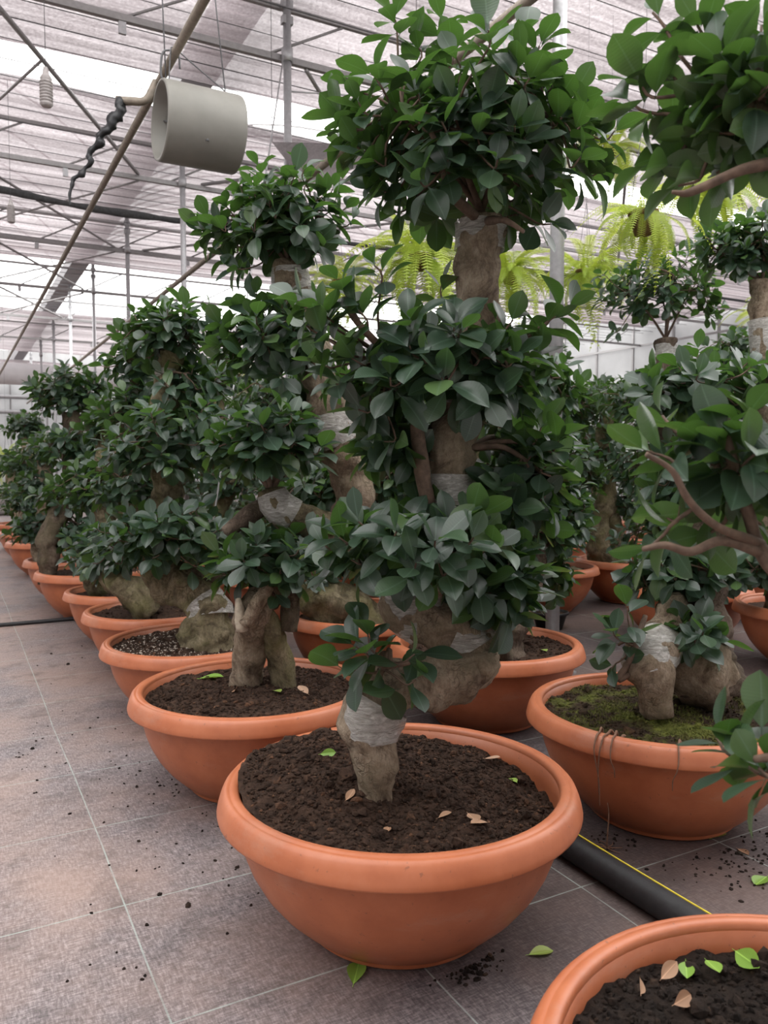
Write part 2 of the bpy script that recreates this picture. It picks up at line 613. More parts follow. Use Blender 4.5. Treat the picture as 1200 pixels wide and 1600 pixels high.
# flat diagonal bracing below the screen
TP = [(py + .065) / KS for py in POSTS]      # where the chords run
for k, (xa, ya, xb, yb, r) in enumerate([(.2, TP[2], 1.9, TP[3], .02), (.1, TP[3], .73, 6.94, .012), (.0, TP[3], 2.2, TP[4], .016),
                                         (1.9, TP[3], .1, TP[4], .012), (.4, TP[4], 2.2, TP[5], .018), (2.2, TP[4], .5, TP[5], .012),
                                         (2.6, TP[3], 5.5, TP[2], .02), (2.55, TP[2], 5.2, TP[3], .016), (2.6, TP[4], 5.4, TP[3], .018),
                                         (6.0, TP[2], 9, TP[3], .018), (.6, TP[5], 2.2, TP[6], .02), (2.2, TP[5], .8, TP[6], .016)]):
    zz = HC - .024 - r * KS if k % 2 and k != 1 else HC + .024 + r * KS
    o = tube_obj('brace_bar', [(xa * KS, ya * KS, zz), (xb * KS, yb * KS, zz)], r * KS, 'aluminium_bar', seg=8, per=1)
    tag(o, 'slanting grey wind brace bar between roof trusses', 'brace', 'wind brace bars')

# arched roof bars above the screen, seen through the open gaps
for k in range(14):
    yy = (13.2 + k * .55) * KS
    pts = [(POST_X + .2 + 4.0 * (1 - math.cos(a)), yy, CAMZ + 4.0 * KS + 2.2 * math.sin(a)) for a in np.linspace(0, math.pi, 9)]
    o = tube_obj('roof_arch', pts, .02, 'aluminium_bar', seg=6, per=3)
    tag(o, 'thin curved roof bar seen through the open gap in the cloth', 'roof bar', 'curved roof bars')
    pts = [(p[0] - 8.2, p[1], p[2]) for p in pts]
    if k % 3 == 0:
        o = tube_obj('roof_arch', pts, .02, 'aluminium_bar', seg=6, per=3)
        tag(o, 'thin curved roof bar seen through the open gap in the cloth', 'roof bar', 'curved roof bars')
o = tube_obj('roof_purlin', [(X0, 16.0 * KS, HS + .35), (X1, 16.0 * KS, HS + .35)], .035, 'rusty_pipe', per=1)
tag(o, 'tan crosswise roof tube across the wide open gap', 'roof tube')

# two long overhead pipes along the rows
o = tube_obj('overhead_pipe', [(1.15, -3, CAMZ + 2.26), (1.15, 30, CAMZ + 2.26)], .024, 'rusty_pipe', seg=12, per=1)
tag(o, 'long brownish overhead pipe running above the hanging fan', 'pipe')
o = tube_obj('overhead_pipe', [(2.28 * KS, -3, CAMZ + 2.03 * KS), (2.28 * KS, 34, CAMZ + 2.03 * KS)], .03, 'rusty_pipe', seg=12, per=1)
tag(o, 'long tan overhead pipe fixed along the steel posts', 'pipe')

# far end wall and the film-covered sides of the house
WX0, WX1, WY0, WY1, WZ = -8.0, 19.0, -9.0, 42.0, CAMZ + 4.6 * KS
for nm_, lo, hi, lb in (('wall_back', (WX0, WY1, 0), (WX1, WY1 + .02, WZ), 'milky plastic end wall of the greenhouse'),
                        ('wall_front', (WX0, WY0 - .02, 0), (WX1, WY0, WZ), 'milky plastic wall behind the viewer'),
                        ('wall_left', (WX0 - .02, WY0, 0), (WX0, WY1, WZ), 'milky plastic side wall beyond the aisle'),
                        ('wall_right', (WX1, WY0, 0), (WX1 + .02, WY1, WZ), 'milky plastic side wall behind the back rows')):
    wl = struct(MB().box(lo, hi).build(nm_, 'milky_film', None, False))
    wl['label'] = lb
    if nm_ == 'wall_right':
        for yy in np.arange(-7, 42, 1.6):
            MB().box((WX1 - .06, yy - .035, 0), (WX1 - .002, yy + .035, WZ)).build('mullion', 'aluminium_bar', wl, False)
        for zz in (1.2, 2.4, 3.6, 4.8):
            MB().box((WX1 - .1, WY0 + .1, zz - .03), (WX1 - .062, WY1 - .1, zz + .03)).build('rail', 'aluminium_bar', wl, False)
    if nm_ == 'wall_back':
        for xx in np.arange(-7, 19, 1.6):
            MB().box((xx - .035, WY1 - .06, 0), (xx + .035, WY1 - .002, WZ)).build('mullion', 'aluminium_bar', wl, False)
for k, z in enumerate((3.6, 4.3, 5.0)):
    o = tube_obj('wall_rail', [(-7, 41.5, z), (18, 41.5, z)], .1, 'galvanised_steel', seg=8, per=1)
    tag(o, ['lowest', 'middle', 'topmost'][k] + ' grey rail across the far end wall', 'rail')
o = tube_obj('air_duct', [(-7.6, 31.0, CAMZ + 3.2), (18.5, 31.0, CAMZ + 3.2)], .38, 'white_plastic', seg=20, per=1)
tag(o, 'thick white air duct hanging near the far end wall', 'duct')
for k, (z, r) in enumerate(((.34, .17), (.13, .13))):
    o = tube_obj('floor_duct', [(-6, 19.5, z), (1.7, 19.5, z)], r, 'grey_plastic', seg=16, per=1)
    tag(o, ('upper' if k == 0 else 'lower') + ' grey plastic duct lying across the far aisle end', 'duct')

# ------------------------------------------------------------------ circulation fan and things hanging from the roof
FX, FY, FZ = 1.28, 4.55, CAMZ + 1.89
FR, FL = .208, .435
fan = empty('circulation_fan', (FX, FY, FZ), 'pale grey drum-shaped circulation fan hanging below the roof', 'fan')


def lathe_x(profile, seg=48, closed=False):
    v, f = lathe(profile, seg, closed)
    return [(z, x, yy) for x, yy, z in v], f


v, f = lathe_x([(FR, -FL / 2), (FR + .004, -FL / 2 + .01), (FR + .004, FL / 2 - .01), (FR, FL / 2), (FR - .012, FL / 2), (FR - .012, -FL / 2)], 64, True)
h_ = obj('housing', v, f, 'fan_white', fan)
v, f = lathe_x([(FR - .012, -FL / 2 + .09), (FR * .72, -FL / 2 + .12), (FR * .72, -FL / 2 + .14), (FR - .012, -FL / 2 + .11)], 48, True)
obj('inlet_ring', v, f, 'fan_dark', fan)
v, f = lathe_x([(0, .06), (FR - .014, .06), (FR - .014, .066), (0, .066)], 48)
obj('mounting_plate', v, f, 'fan_dark', fan)
v, f = lathe_x([(0, -FL / 2 + .1), (.055, -FL / 2 + .1), (.07, -FL / 2 + .12), (.07, .12), (0, .13)], 24)
mo = obj('motor', v, f, 'fan_dark', fan)
v, f = lathe_x([(.03, -FL / 2 + .08), (.055, -FL / 2 + .08), (.055, -FL / 2 + .1), (.03, -FL / 2 + .1)], 24, True)
obj('motor_ring', v, f, 'fan_white', mo)
bv, bf = [], []
for j, s in enumerate(np.linspace(.07, FR - .025, 6)):
    tw = .9 - .5 * j / 5
    cw = .06 + .03 * j / 5
    for e in (-1, 1):
        for th_ in (-.003, .003):
            bv.append((e * cw * math.cos(tw) * .5 + th_, e * cw * math.sin(tw), s))
for j in range(5):
    a = j * 4
    bf += [(a, a + 4, a + 6, a + 2), (a + 1, a + 3, a + 7, a + 5), (a, a + 1, a + 5, a + 4), (a + 2, a + 6, a + 7, a + 3)]
bf += [(0, 2, 3, 1), (20, 21, 23, 22)]
b0 = obj('blade', bv, bf, 'fan_dark', fan)
for k in range(5):
    b_ = b0 if k == 0 else b0.copy()
    if k:
        COL.objects.link(b_)
    b_.rotation_euler = (k * 2 * math.pi / 5, 0, 0)
for k in range(4):
    a = k * math.pi / 2 + .4
    tube_obj('strut', [(-FL / 2 + .07, .05 * math.cos(a), .05 * math.sin(a)), (-FL / 2 + .07, (FR - .012) * math.cos(a), (FR - .012) * math.sin(a))], .006, 'fan_dark', fan, 6, 1)
for (xx, yy) in ((-.17, 0), (.17, 0)):
    sg = 1 if xx > 0 else -1
    pz = CAMZ + 2.26 - FZ
    # one wire up to the first roof wire, one looped over the pipe
    tube_obj('hanger_wire', [(xx, .03, FR), (xx * .35 + .06 * sg, 5.0 - FY, WIRE0 - .028 - FZ)], .004, 'fan_dark', fan, 5, 1)
    tube_obj('hanger_wire', [(xx, -.03, FR - .003), (1.15 - FX + .0275 * sg, -.03, pz), (1.15 - FX + .018 * sg, -.03, pz + .02), (1.15 - FX, -.03, pz + .027)], .004, 'fan_dark', fan, 5, 4)
px_, pz = 1.15 - FX, CAMZ + 2.26 - FZ
tube_obj('hook', [(-.17, .02, FR - .008), (-.2, .02, FR + .05), (-.19, .02, pz), (px_ - .02, .02, pz + .027), (px_ + .02, .02, pz + .024), (px_ + .032, .02, pz), (px_ + .034, .02, pz - .06)], .006, 'fan_dark', fan, 6)
for (ax, az) in ((.0, -.13), (.17, -.2)):
    v, f = lathe([(0, 0), (.012, 0), (.012, .012), (0, .014)], 10)
    o = obj('screw', [(x + ax, yy - math.sqrt(max(0, FR ** 2 - az * az)) - .002, z + az) for x, yy, z in v], f, 'fan_dark', fan)

o = tube_obj('pipe_stub', [np.array([1.15 - .02, P(232, 156, 4.7)[1], CAMZ + 2.26]), P(228, 156, 4.7), P(205, 158, 4.7), P(182, 157, 4.7)], [.02, .022, .024, .026], 'rusty_pipe', seg=10)
tag(o, 'short bent pipe stub sticking out beside the fan', 'pipe')
pts = [P(x, y_, 4.68) for x, y_ in [(184, 153), (188, 170), (176, 188), (166, 205), (155, 214), (157, 222), (145, 232), (138, 245), (142, 252), (134, 262), (128, 272), (115, 280), (112, 292), (109, 305), (110, 322)]]
o = tube_obj('dangling_strip', pts, [.02, .03, .032, .024, .016, .024, .018, .016, .02, .013, .016, .012, .01, .008, .005], 'black_plastic', seg=7, per=5, amp=.9, freq=26)
tag(o, 'ragged black strip dangling from the pipe stub', 'strip')


def weight(px, py, d, top_py, label):
    c_ = P(px, py, d)
    h = .265
    t = empty('hanging_weight', c_ - np.array([0, 0, h / 2]), label, 'weight')
    pr = [(0, 0), (.03, .003), (.038, .012)]
    for k in range(8):
        z = .02 + k * .02
        pr += [(.043, z), (.043, z + .006), (.031, z + .009), (.031, z + .015)]
    pr += [(.04, .185), (.03, .205), (.02, .22), (.019, .245), (.012, .262), (0, .265)]
    v, f = lathe(pr, 20)
    obj('ribbed_body', v, f, 'grey_plastic', t)
    tube_obj('string', [(0, 0, .26), (0, 0, HS + .02 - c_[2] + h / 2)], .0025, 'fan_dark', t, 5, 1)


weight(72, 136, 5.4, 20, 'grey ribbed weight on a string beside the open roof gap')
weight(17, 330, 9.0, 300, 'grey ribbed weight on a string under the dark cloth bundle')
yb = at_height(0, 292, HC - .05)[1]
pts = [(X0, yb, HC), (-1, yb, HC - .02), (.6, yb, HC - .08), (1.5, yb, HC - .14), (2.2, yb, HC - .16), (4, yb, HC - .14), (7, yb, HC - .12), (X1, yb, HC - .12)]
o = tube_obj('rolled_cloth', pts, [.04, .04, .05, .042, .05, .042, .035, .035], 'dark_cloth', seg=12, per=8, amp=.4, freq=4)
tag(o, 'dark rolled bundle of cloth strung across under the roof', 'cloth bundle')
# loose grey flap of cloth beside the second post
A_, B_, C_ = P(425, 222, 7.2), P(650, 226, 7.2), P(482, 290, 6.9)
V, Fc = [], []
n_ = 14
for i in range(n_ + 1):
    for j in range(n_ + 1 - i):
        a, b_ = i / n_, j / n_
        p = A_ * (1 - a - b_) + B_ * a + C_ * b_
        V.append(p + np.array([0, 1, .4]) * .03 * math.sin(7 * a + 4 * b_))
idx = {}
q = 0
for i in range(n_ + 1):
    for j in range(n_ + 1 - i):
        idx[i, j] = q
        q += 1
for i in range(n_):
    for j in range(n_ - i):
        Fc.append((idx[i, j], idx[i + 1, j], idx[i, j + 1]))
        if j < n_ - i - 1:
            Fc.append((idx[i + 1, j], idx[i + 1, j + 1], idx[i, j + 1]))
o = obj('cloth_flap', V, Fc, 'shade_cloth')
for q_, e_ in ((A_, (A_[0], A_[1], HS)), (B_, (B_[0], B_[1], HS)), (C_, (POST_X - .03, POSTS[2] - .03, C_[2] + .1))):
    tube_obj('tie_cord', [q_, e_], .003, 'fan_dark', o, 4, 1)
tag(o, 'loose triangular flap of grey shade cloth hanging beside a post', 'cloth flap')

# guy wires
p2y = POSTS[2]
for k, (a, b_) in enumerate([((POST_X - .05, p2y - .04, HC - .02), (1.36, 5.05, 0)), ((POST_X + .04, p2y, HC - .3), (POST_X + 1.6, p2y + .065, HC - .028)),
                             ((POST_X + .05, POSTS[1] + .04, 3.6), (5.4, 5.0, HS - .22))]):
    o = tube_obj('guy_wire', [a, b_], .007, 'galvanised_steel', seg=5, per=1)
    tag(o, ['thin guy wire slanting down from the post beside the fan', 'thin guy wire slanting from the post by the cloth flap up to the roof',
            'thin wire rising from the nearest post to the shade cloth'][k], 'wire')

# ------------------------------------------------------------------ hoses on the floor
t = empty('drain_pipe', (1.49, 1.3, 0), 'thick black drain pipe with a yellow line lying between the pots', 'pipe')
tube_obj('hose', [(0, -1.6, .036), (.0, 0, .036), (.01, .8, .036), (0, 3, .036)], .036, 'black_rubber', t, 16, 8)
tube_obj('stripe', [(.024, -1.6, .066), (.024, 0, .066), (.034, .8, .066), (.024, 3, .066)], .0024, 'yellow_line', t, 5, 8)
o = tube_obj('floor_hose', [(-2, 6.02, .014), (.2, 5.99, .014), (.9, 6.0, .014), (2, 6.02, .014)], .014, 'black_rubber', seg=8)
tag(o, 'thin black hose lying across the aisle', 'hose')


# ------------------------------------------------------------------ leaves
def leaf_template(nl, nw, fold=.12, bend=.18, width=.45, tipw=1.0):
    V, UV, Fc = [], [], []
    pet = .13
    for i in range(nl + 1):
        s = i / nl
        x = pet + (1 - pet) * s
        hw = .5 * width * (max(0, math.sin(math.pi * s ** (1.2 / tipw)))) ** .72
        if i == 0:
            hw = .012
        if i == nl:
            hw = .006
        for j in range(-nw, nw + 1):
            u = j / nw
            V.append((x, hw * u, fold * abs(u) * hw * 1.6 - bend * (s - .15) * s))
            UV.append((.5 + .5 * u * max(.08, hw / (.5 * width)), s))
    m_ = 2 * nw + 1
    for i in range(nl):
        for j in range(2 * nw):
            a = i * m_ + j
            Fc.append((a, a + m_, a + m_ + 1, a + 1))
    # stalk
    o = len(V)
    V += [(0, -.009, .0), (0, .009, .0), (0, 0, .012)]
    UV += [(.5, 0)] * 3
    V += [(pet + .02, -.009, -.002), (pet + .02, .009, -.002), (pet + .02, 0, .008)]
    UV += [(.5, 0)] * 3
    Fc += [(o, o + 3, o + 5, o + 2), (o + 2, o + 5, o + 4, o + 1), (o + 1, o + 4, o + 3, o)]
    return np.array(V), np.array(UV), Fc


SHAPES = [(.12, .14, .56, 1.0), (.2, .24, .6, 1.08), (.05, .05, .54, .95), (.16, -.1, .58, 1.05), (.25, .34, .52, .92)]
HI = [leaf_template(7, 2, *s) for s in SHAPES]
LO = [leaf_template(4, 1, *s) for s in SHAPES]
TINTS = [.05, .2, .35, .5, .7, 1.0]


def mesh_with_uv(name, V, UV, Fc, tint, material):
    me = bpy.data.meshes.new(name)
    me.from_pydata([tuple(v) for v in V], [], Fc)
    uvl = me.uv_layers.new(name='UVMap')
    li = np.empty(len(me.loops), int)
    me.loops.foreach_get('vertex_index', li)
    uvl.data.foreach_set('uv', np.asarray(UV)[li].ravel())
    at_ = me.attributes.new('tint', 'FLOAT', 'POINT')
    at_.data.foreach_set('value', np.full(len(V), tint) if np.isscalar(tint) else tint)
    me.polygons.foreach_set('use_smooth', [True] * len(me.polygons))
    me.materials.append(M[material])
    me.update()
    return me


LEAF_MESH = {(s, t): mesh_with_uv('leaf', *HI[s], TINTS[t], 'ficus_leaf') for s in range(len(SHAPES)) for t in range(len(TINTS))}


def unit(v):
    return v / (np.linalg.norm(v, axis=-1, keepdims=True) + 1e-9)


def leaves_at_tip(tip, dirn, n, size, lo=35, hi=95, jitter=.15, young=.12):
    """a rosette of leaves round the end of a twig: list of (pos, axis, normal, length, shape, tint)"""
    t = unit(np.asarray(dirn, float))
    a0 = np.cross(t, [0.3, .2, .93])
    a0 = unit(a0)
    b0_ = np.cross(t, a0)
    ph = rnd.uniform(0, 6.28)
    res = []
    for k in range(n):
        s = k / max(1, n - 1)
        ang = math.radians(lo + (hi - lo) * s + rnd.uniform(-12, 12))
        phi = ph + k * 2.4 + rnd.uniform(-.3, .3)
        side = a0 * math.cos(phi) + b0_ * math.sin(phi)
        ax = t * math.cos(ang) + side * math.sin(ang) + np.array([0, 0, -.16 * s])
        ax = unit(ax)
        up = t * .75 + np.array([0, 0, .6]) + rng.normal(0, jitter, 3)
        nm = up - ax * (up @ ax)
        if np.linalg.norm(nm) < .15:
            nm = np.cross(ax, a0)
        nm = unit(nm)
        L = size * rnd.uniform(.78, 1.12) * (1 - .25 * (1 - s) * (rnd.random() < .6))
        pos = np.asarray(tip) - t * (.055 * s * size / .1)
        tint = 5 if rnd.random() < young * .5 else (4 if rnd.random() < young else rnd.choice([0, 1, 1, 2, 2, 3]))
        res.append((pos, ax, nm, L, rnd.randrange(len(SHAPES)), tint))
    return res


TREES = []      # every tree: dict(root, leaves=[(leaf, branch)], limit)


def grow_pad(tree, spec, d0, size, twig_r=.0035):
    """one grafted cushion of foliage. spec: centre px, py, rx, ry, depth offset, number of tips, anchor (px, py, dd), extra tips"""
    px, py, rx, ry, dd, n = spec[:6]
    anchor = spec[6]
    extra = spec[7] if len(spec) > 7 else []
    d = d0 + dd
    sc = d / FPX
    c_ = P(px, py, d)
    A = P(anchor[0], anchor[1], d0 + (anchor[2] if len(anchor) > 2 else dd))
    rxm, rym = rx * sc * 1.1, ry * sc * 1.1
    rzm = min(max(rxm * .85, rym * .7), .32)
    fwd = unit(np.array([FW[0], FW[1], 0]))
    tips = []
    n = int(n * 1.45)
    for i in range(n):
        zz = 1 - (2 * (i + .5) / n) * .86           # fewer tips below
        ph = i * 2.39996 + rnd.uniform(-.4, .4)
        rr = math.sqrt(max(0, 1 - zz * zz))
        k = rnd.uniform(.35, .65) if i % 4 == 0 else rnd.uniform(1.0, 1.24) if i % 5 == 0 else rnd.uniform(.7, 1.0)
        u_ = np.array([rr * math.cos(ph), rr * math.sin(ph), zz])
        tip = c_ + (RT * u_[0] * rxm + fwd * u_[1] * rzm + np.array([0, 0, 1]) * u_[2] * rym) * k * .86
        tips.append((tip, rnd.choice([7, 8, 9, 10])))
    for e in extra:
        tips.append((P(e[0], e[1], d + (e[2] if len(e) > 2 else 0)), e[3] if len(e) > 3 else 8))
    mb = MB()
    root = tree['root']
    off = np.array(root.location)
    leaves = []
    # three or four limbs, twigs leave the nearest limb
    limbs = []
    for k in range(4 if n > 12 else 2):
        a = 2 * math.pi * k / 4 + rnd.uniform(-.4, .4)
        e = c_ + RT * rxm * .5 * math.cos(a) + fwd * rzm * .5 * math.sin(a) + np.array([0, 0, rym * rnd.uniform(-.1, .35)])
        mid = (A + e) / 2 + np.array([0, 0, .02]) + rng.normal(0, .012, 3)
        path = catmull([A, mid, e], 4)
        limbs.append(path)
        v, f = sweep(np.array(path) - off, np.linspace(twig_r * 2.6, twig_r * 1.3, len(path)), 6)
        mb.add(v, f)
    allp = np.array([p for l in limbs for p in l])
    for tip, nl in tips:
        cost = np.linalg.norm(allp - tip, axis=1)
        b0_ = allp[cost.argmin()] if n > 6 else A
        out_ = unit(tip - (c_ * .75 + A * .25))
        dirn = unit(out_ + np.array([0, 0, .45]) + rng.normal(0, .18, 3))
        mid = (b0_ + tip) / 2 + np.array([0, 0, -.012]) + rng.normal(0, .008, 3)
        path = catmull([b0_, mid, tip - dirn * .03, tip], 3)
        v, f = sweep(np.array(path) - off, np.linspace(twig_r, twig_r * .55, len(path)), 5, cap=False)
        mb.add(v, f)
        leaves += leaves_at_tip(tip, dirn, nl, size, young=tree.get('young', .12))
    br = mb.build('branch', 'twig_bark', root)
    tree['leaves'] += [(l, br) for l in leaves]
    return br


def clods(mb, n, R, zf, smin, smax):
    """small lumps lying on the soil"""
    g_ = (1 + 5 ** .5) / 2
    oct_ = unit(np.array([(-1, g_, 0), (1, g_, 0), (-1, -g_, 0), (1, -g_, 0), (0, -1, g_), (0, 1, g_), (0, -1, -g_), (0, 1, -g_), (g_, 0, -1), (g_, 0, 1), (-g_, 0, -1), (-g_, 0, 1)]))
    of = [(0, 11, 5), (0, 5, 1), (0, 1, 7), (0, 7, 10), (0, 10, 11), (1, 5, 9), (5, 11, 4), (11, 10, 2), (10, 7, 6), (7, 1, 8),
          (3, 9, 4), (3, 4, 2), (3, 2, 6), (3, 6, 8), (3, 8, 9), (4, 9, 5), (2, 4, 11), (6, 2, 10), (8, 6, 7), (9, 8, 1)]
    for i in range(n):
        r = R * math.sqrt(rnd.random())
        a = rnd.uniform(0, 6.283)
        s = rnd.uniform(smin, smax) * (1.6 if rnd.random() < .06 else 1)
        q_ = oct_ * s * rng.uniform(.65, 1.25, (12, 1)) * rng.uniform(.6, 1.4, 3)
        c_, s_ = math.cos(a * 7), math.sin(a * 7)
        q_ = q_ @ np.array([[c_, -s_, 0], [s_, c_, 0], [0, 0, .8]])
        x, y_ = r * math.cos(a), r * math.sin(a)
        mb.add(q_ + np.array([x, y_, zf(x, y_) + s * .2]), of)


BOWL = [(0, 0), (.47, 0), (.51, .012), (.525, .03), (.52, .05), (.555, .08), (.622, .16), (.697, .26), (.772, .39), (.828, .53), (.864, .66), (.89, .8), (.9, .92)]


def make_pot(root, R, zr, seg=72, material='terracotta_plastic'):
    b = .135 * R
    pr = [(r * R, z * (zr - b * .5)) for r, z in BOWL]
    pr += [(.905 * R, zr - b * .5), (.905 * R, zr - b * .2), (.875 * R, zr - b * .25)]
    pr += [((r - .03) * R, max(.014, z * (zr - b * .5))) for r, z in BOWL[::-1][:-4]] + [(0, .014)]
    v, f = lathe(pr, seg)
    pot = obj('bowl', v, f, material, root)
    rp = [(.875, -.3), (.88, -.08), (.892, -.01), (.908, 0), (.922, -.01), (.928, -.045), (.934, -.05), (.94, -.035), (.952, -.06), (.97, -.2), (.983, -.42), (.994, -.7), (1.0, -.9),
          (.998, -.97), (.988, -1.0), (.96, -.99), (.906, -.93), (.9, -.6)]
    v, f = lathe([(r * R, zr + z * b) for r, z in rp], seg, True)
    obj('rim', v, f, material, pot)
    return pot


def make_soil(root, R, zr, level, tilt, mound, rings=30, seg=90, material='peat_soil', amp=.012, nclod=600, seedv=0.):
    cx, cy = mound[0], mound[1]

    def zf(x, y_):
        r = math.hypot(x, y_)
        lat = x * RT[0] + y_ * RT[1]
        fw = x * FW[0] + y_ * FW[1]
        z = zr - level + tilt[0] * lat + tilt[1] * fw
        z += mound[2] * math.exp(-((x - cx) ** 2 + (y_ - cy) ** 2) / (2 * (.33 * R) ** 2))
        p = Vector((x * 14 + seedv, y_ * 14, seedv))
        z += amp * (noise.noise(p) + .6 * noise.noise(p * 2.3) + .45 * noise.noise(p * 5.1))
        return z
    V, Fc = [(0, 0, zf(0, 0))], []
    Rs = R * .885
    for i in range(1, rings + 1):
        r = Rs * i / rings
        for k in range(seg):
            a = 2 * math.pi * k / seg
            x, y_ = r * math.cos(a), r * math.sin(a)
            V.append((x, y_, zf(x, y_)))
    for k in range(seg):
        Fc.append((0, 1 + k, 1 + (k + 1) % seg))
    for i in range(rings - 1):
        for k in range(seg):
            a, b_ = 1 + i * seg + k, 1 + i * seg + (k + 1) % seg
            Fc.append((a, a + seg, b_ + seg, b_))
    s = obj('soil', V, Fc, material, root)
    if nclod:
        mb = MB()
        clods(mb, int(nclod * 1.6), Rs * .97, zf, .002, .0055)
        clods(mb, nclod // 9, Rs * .95, zf, .006, .012)
        o = mb.build('soil_crumb', material, s, False)
        o['kind'] = 'stuff'
    return s, zf


def px_path(nodes, d0, off):
    pts = [P(n[0], n[1], d0 + n[2]) - off for n in nodes]
    rad = [n[3] * (d0 + n[2]) / FPX for n in nodes]
    if pts[0][2] < .5 and len(pts) > 2 and pts[0][2] < pts[1][2] - .005 and abs(pts[0][2] - .32) < .12:
        q_ = pts[0] + np.array([0, 0, -.07])
        pts[0] = pts[0] * .5 + q_ * .5        # the foot goes down into the soil
    return pts, rad


def make_trunk(root, nodes, d0, material, seg=20, per=7, amp=.4, freq=13, name='trunk', parent=None, flute=.05):
    off = np.array(root.location)
    pts, rad = px_path(nodes, d0, off)
    if name == 'trunk':
        path = catmull(pts, per)
    else:
        path = catmull(pts, per)
    rr = [float(x[0]) for x in catmull([np.array([r, 0., 0.]) for r in rad], per)]
    v, f = sweep(path, rr, seg, amp, freq, seed=rnd.uniform(0, 9), flute=flute)
    o = obj(name, v, f, material, parent or root)
    return o, path, rr


def make_wrap(trunk, path, rr, per, a, b, grow=1.1):
    i0, i1 = int(a * per), int(b * per)
    pth = path[i0:i1 + 1]
    r = [x * grow for x in rr[i0:i1 + 1]]
    v, f = sweep(pth, r, 22, .12, 26, cap=False, seed=a)
    return obj('graft_wrap', v, f, 'cling_film', trunk, label='translucent cling film wound round the graft')


def potted_ficus(label, X, Y, R=.42, zr=.345, nodes=(), pads=(), wraps=(), limbs=(), bark='pale_bark', size=.1, level=.05, tilt=(0, 0),
                 mound=(0, 0, .03), soil='peat_soil', amp=.01, nclod=300, detail=1., young=.12, group=None, limit=300, per=7, name='potted_ficus'):
    root = empty(name, (X, Y, 0), label, 'potted tree', group)
    d0 = depth((X, Y, CAMZ))
    make_pot(root, R, zr, int(72 * detail) if detail < 1 else 80)
    so, zf = make_soil(root, R, zr, level, tilt, mound, int(30 * detail), int(90 * detail), soil, amp, nclod, X * 3 + Y)
    tree = dict(root=root, leaves=[], limit=limit, young=young, d0=d0, zf=zf, soil=so)
    TREES.append(tree)
    if nodes:
        tr, path, rr = make_trunk(root, nodes, d0, bark, int(22 * detail) + 4, per)
        tree['trunk'] = tr
        for a, b_ in wraps:
            make_wrap(tr, path, rr, per, a, b_)
        for l in limbs:
            make_trunk(root, l[1:], d0, l[0], int(12 * detail) + 4, 5, .25, 18, 'limb', tr, .03)
    for s in pads:
        grow_pad(tree, s, d0, size)
    return tree


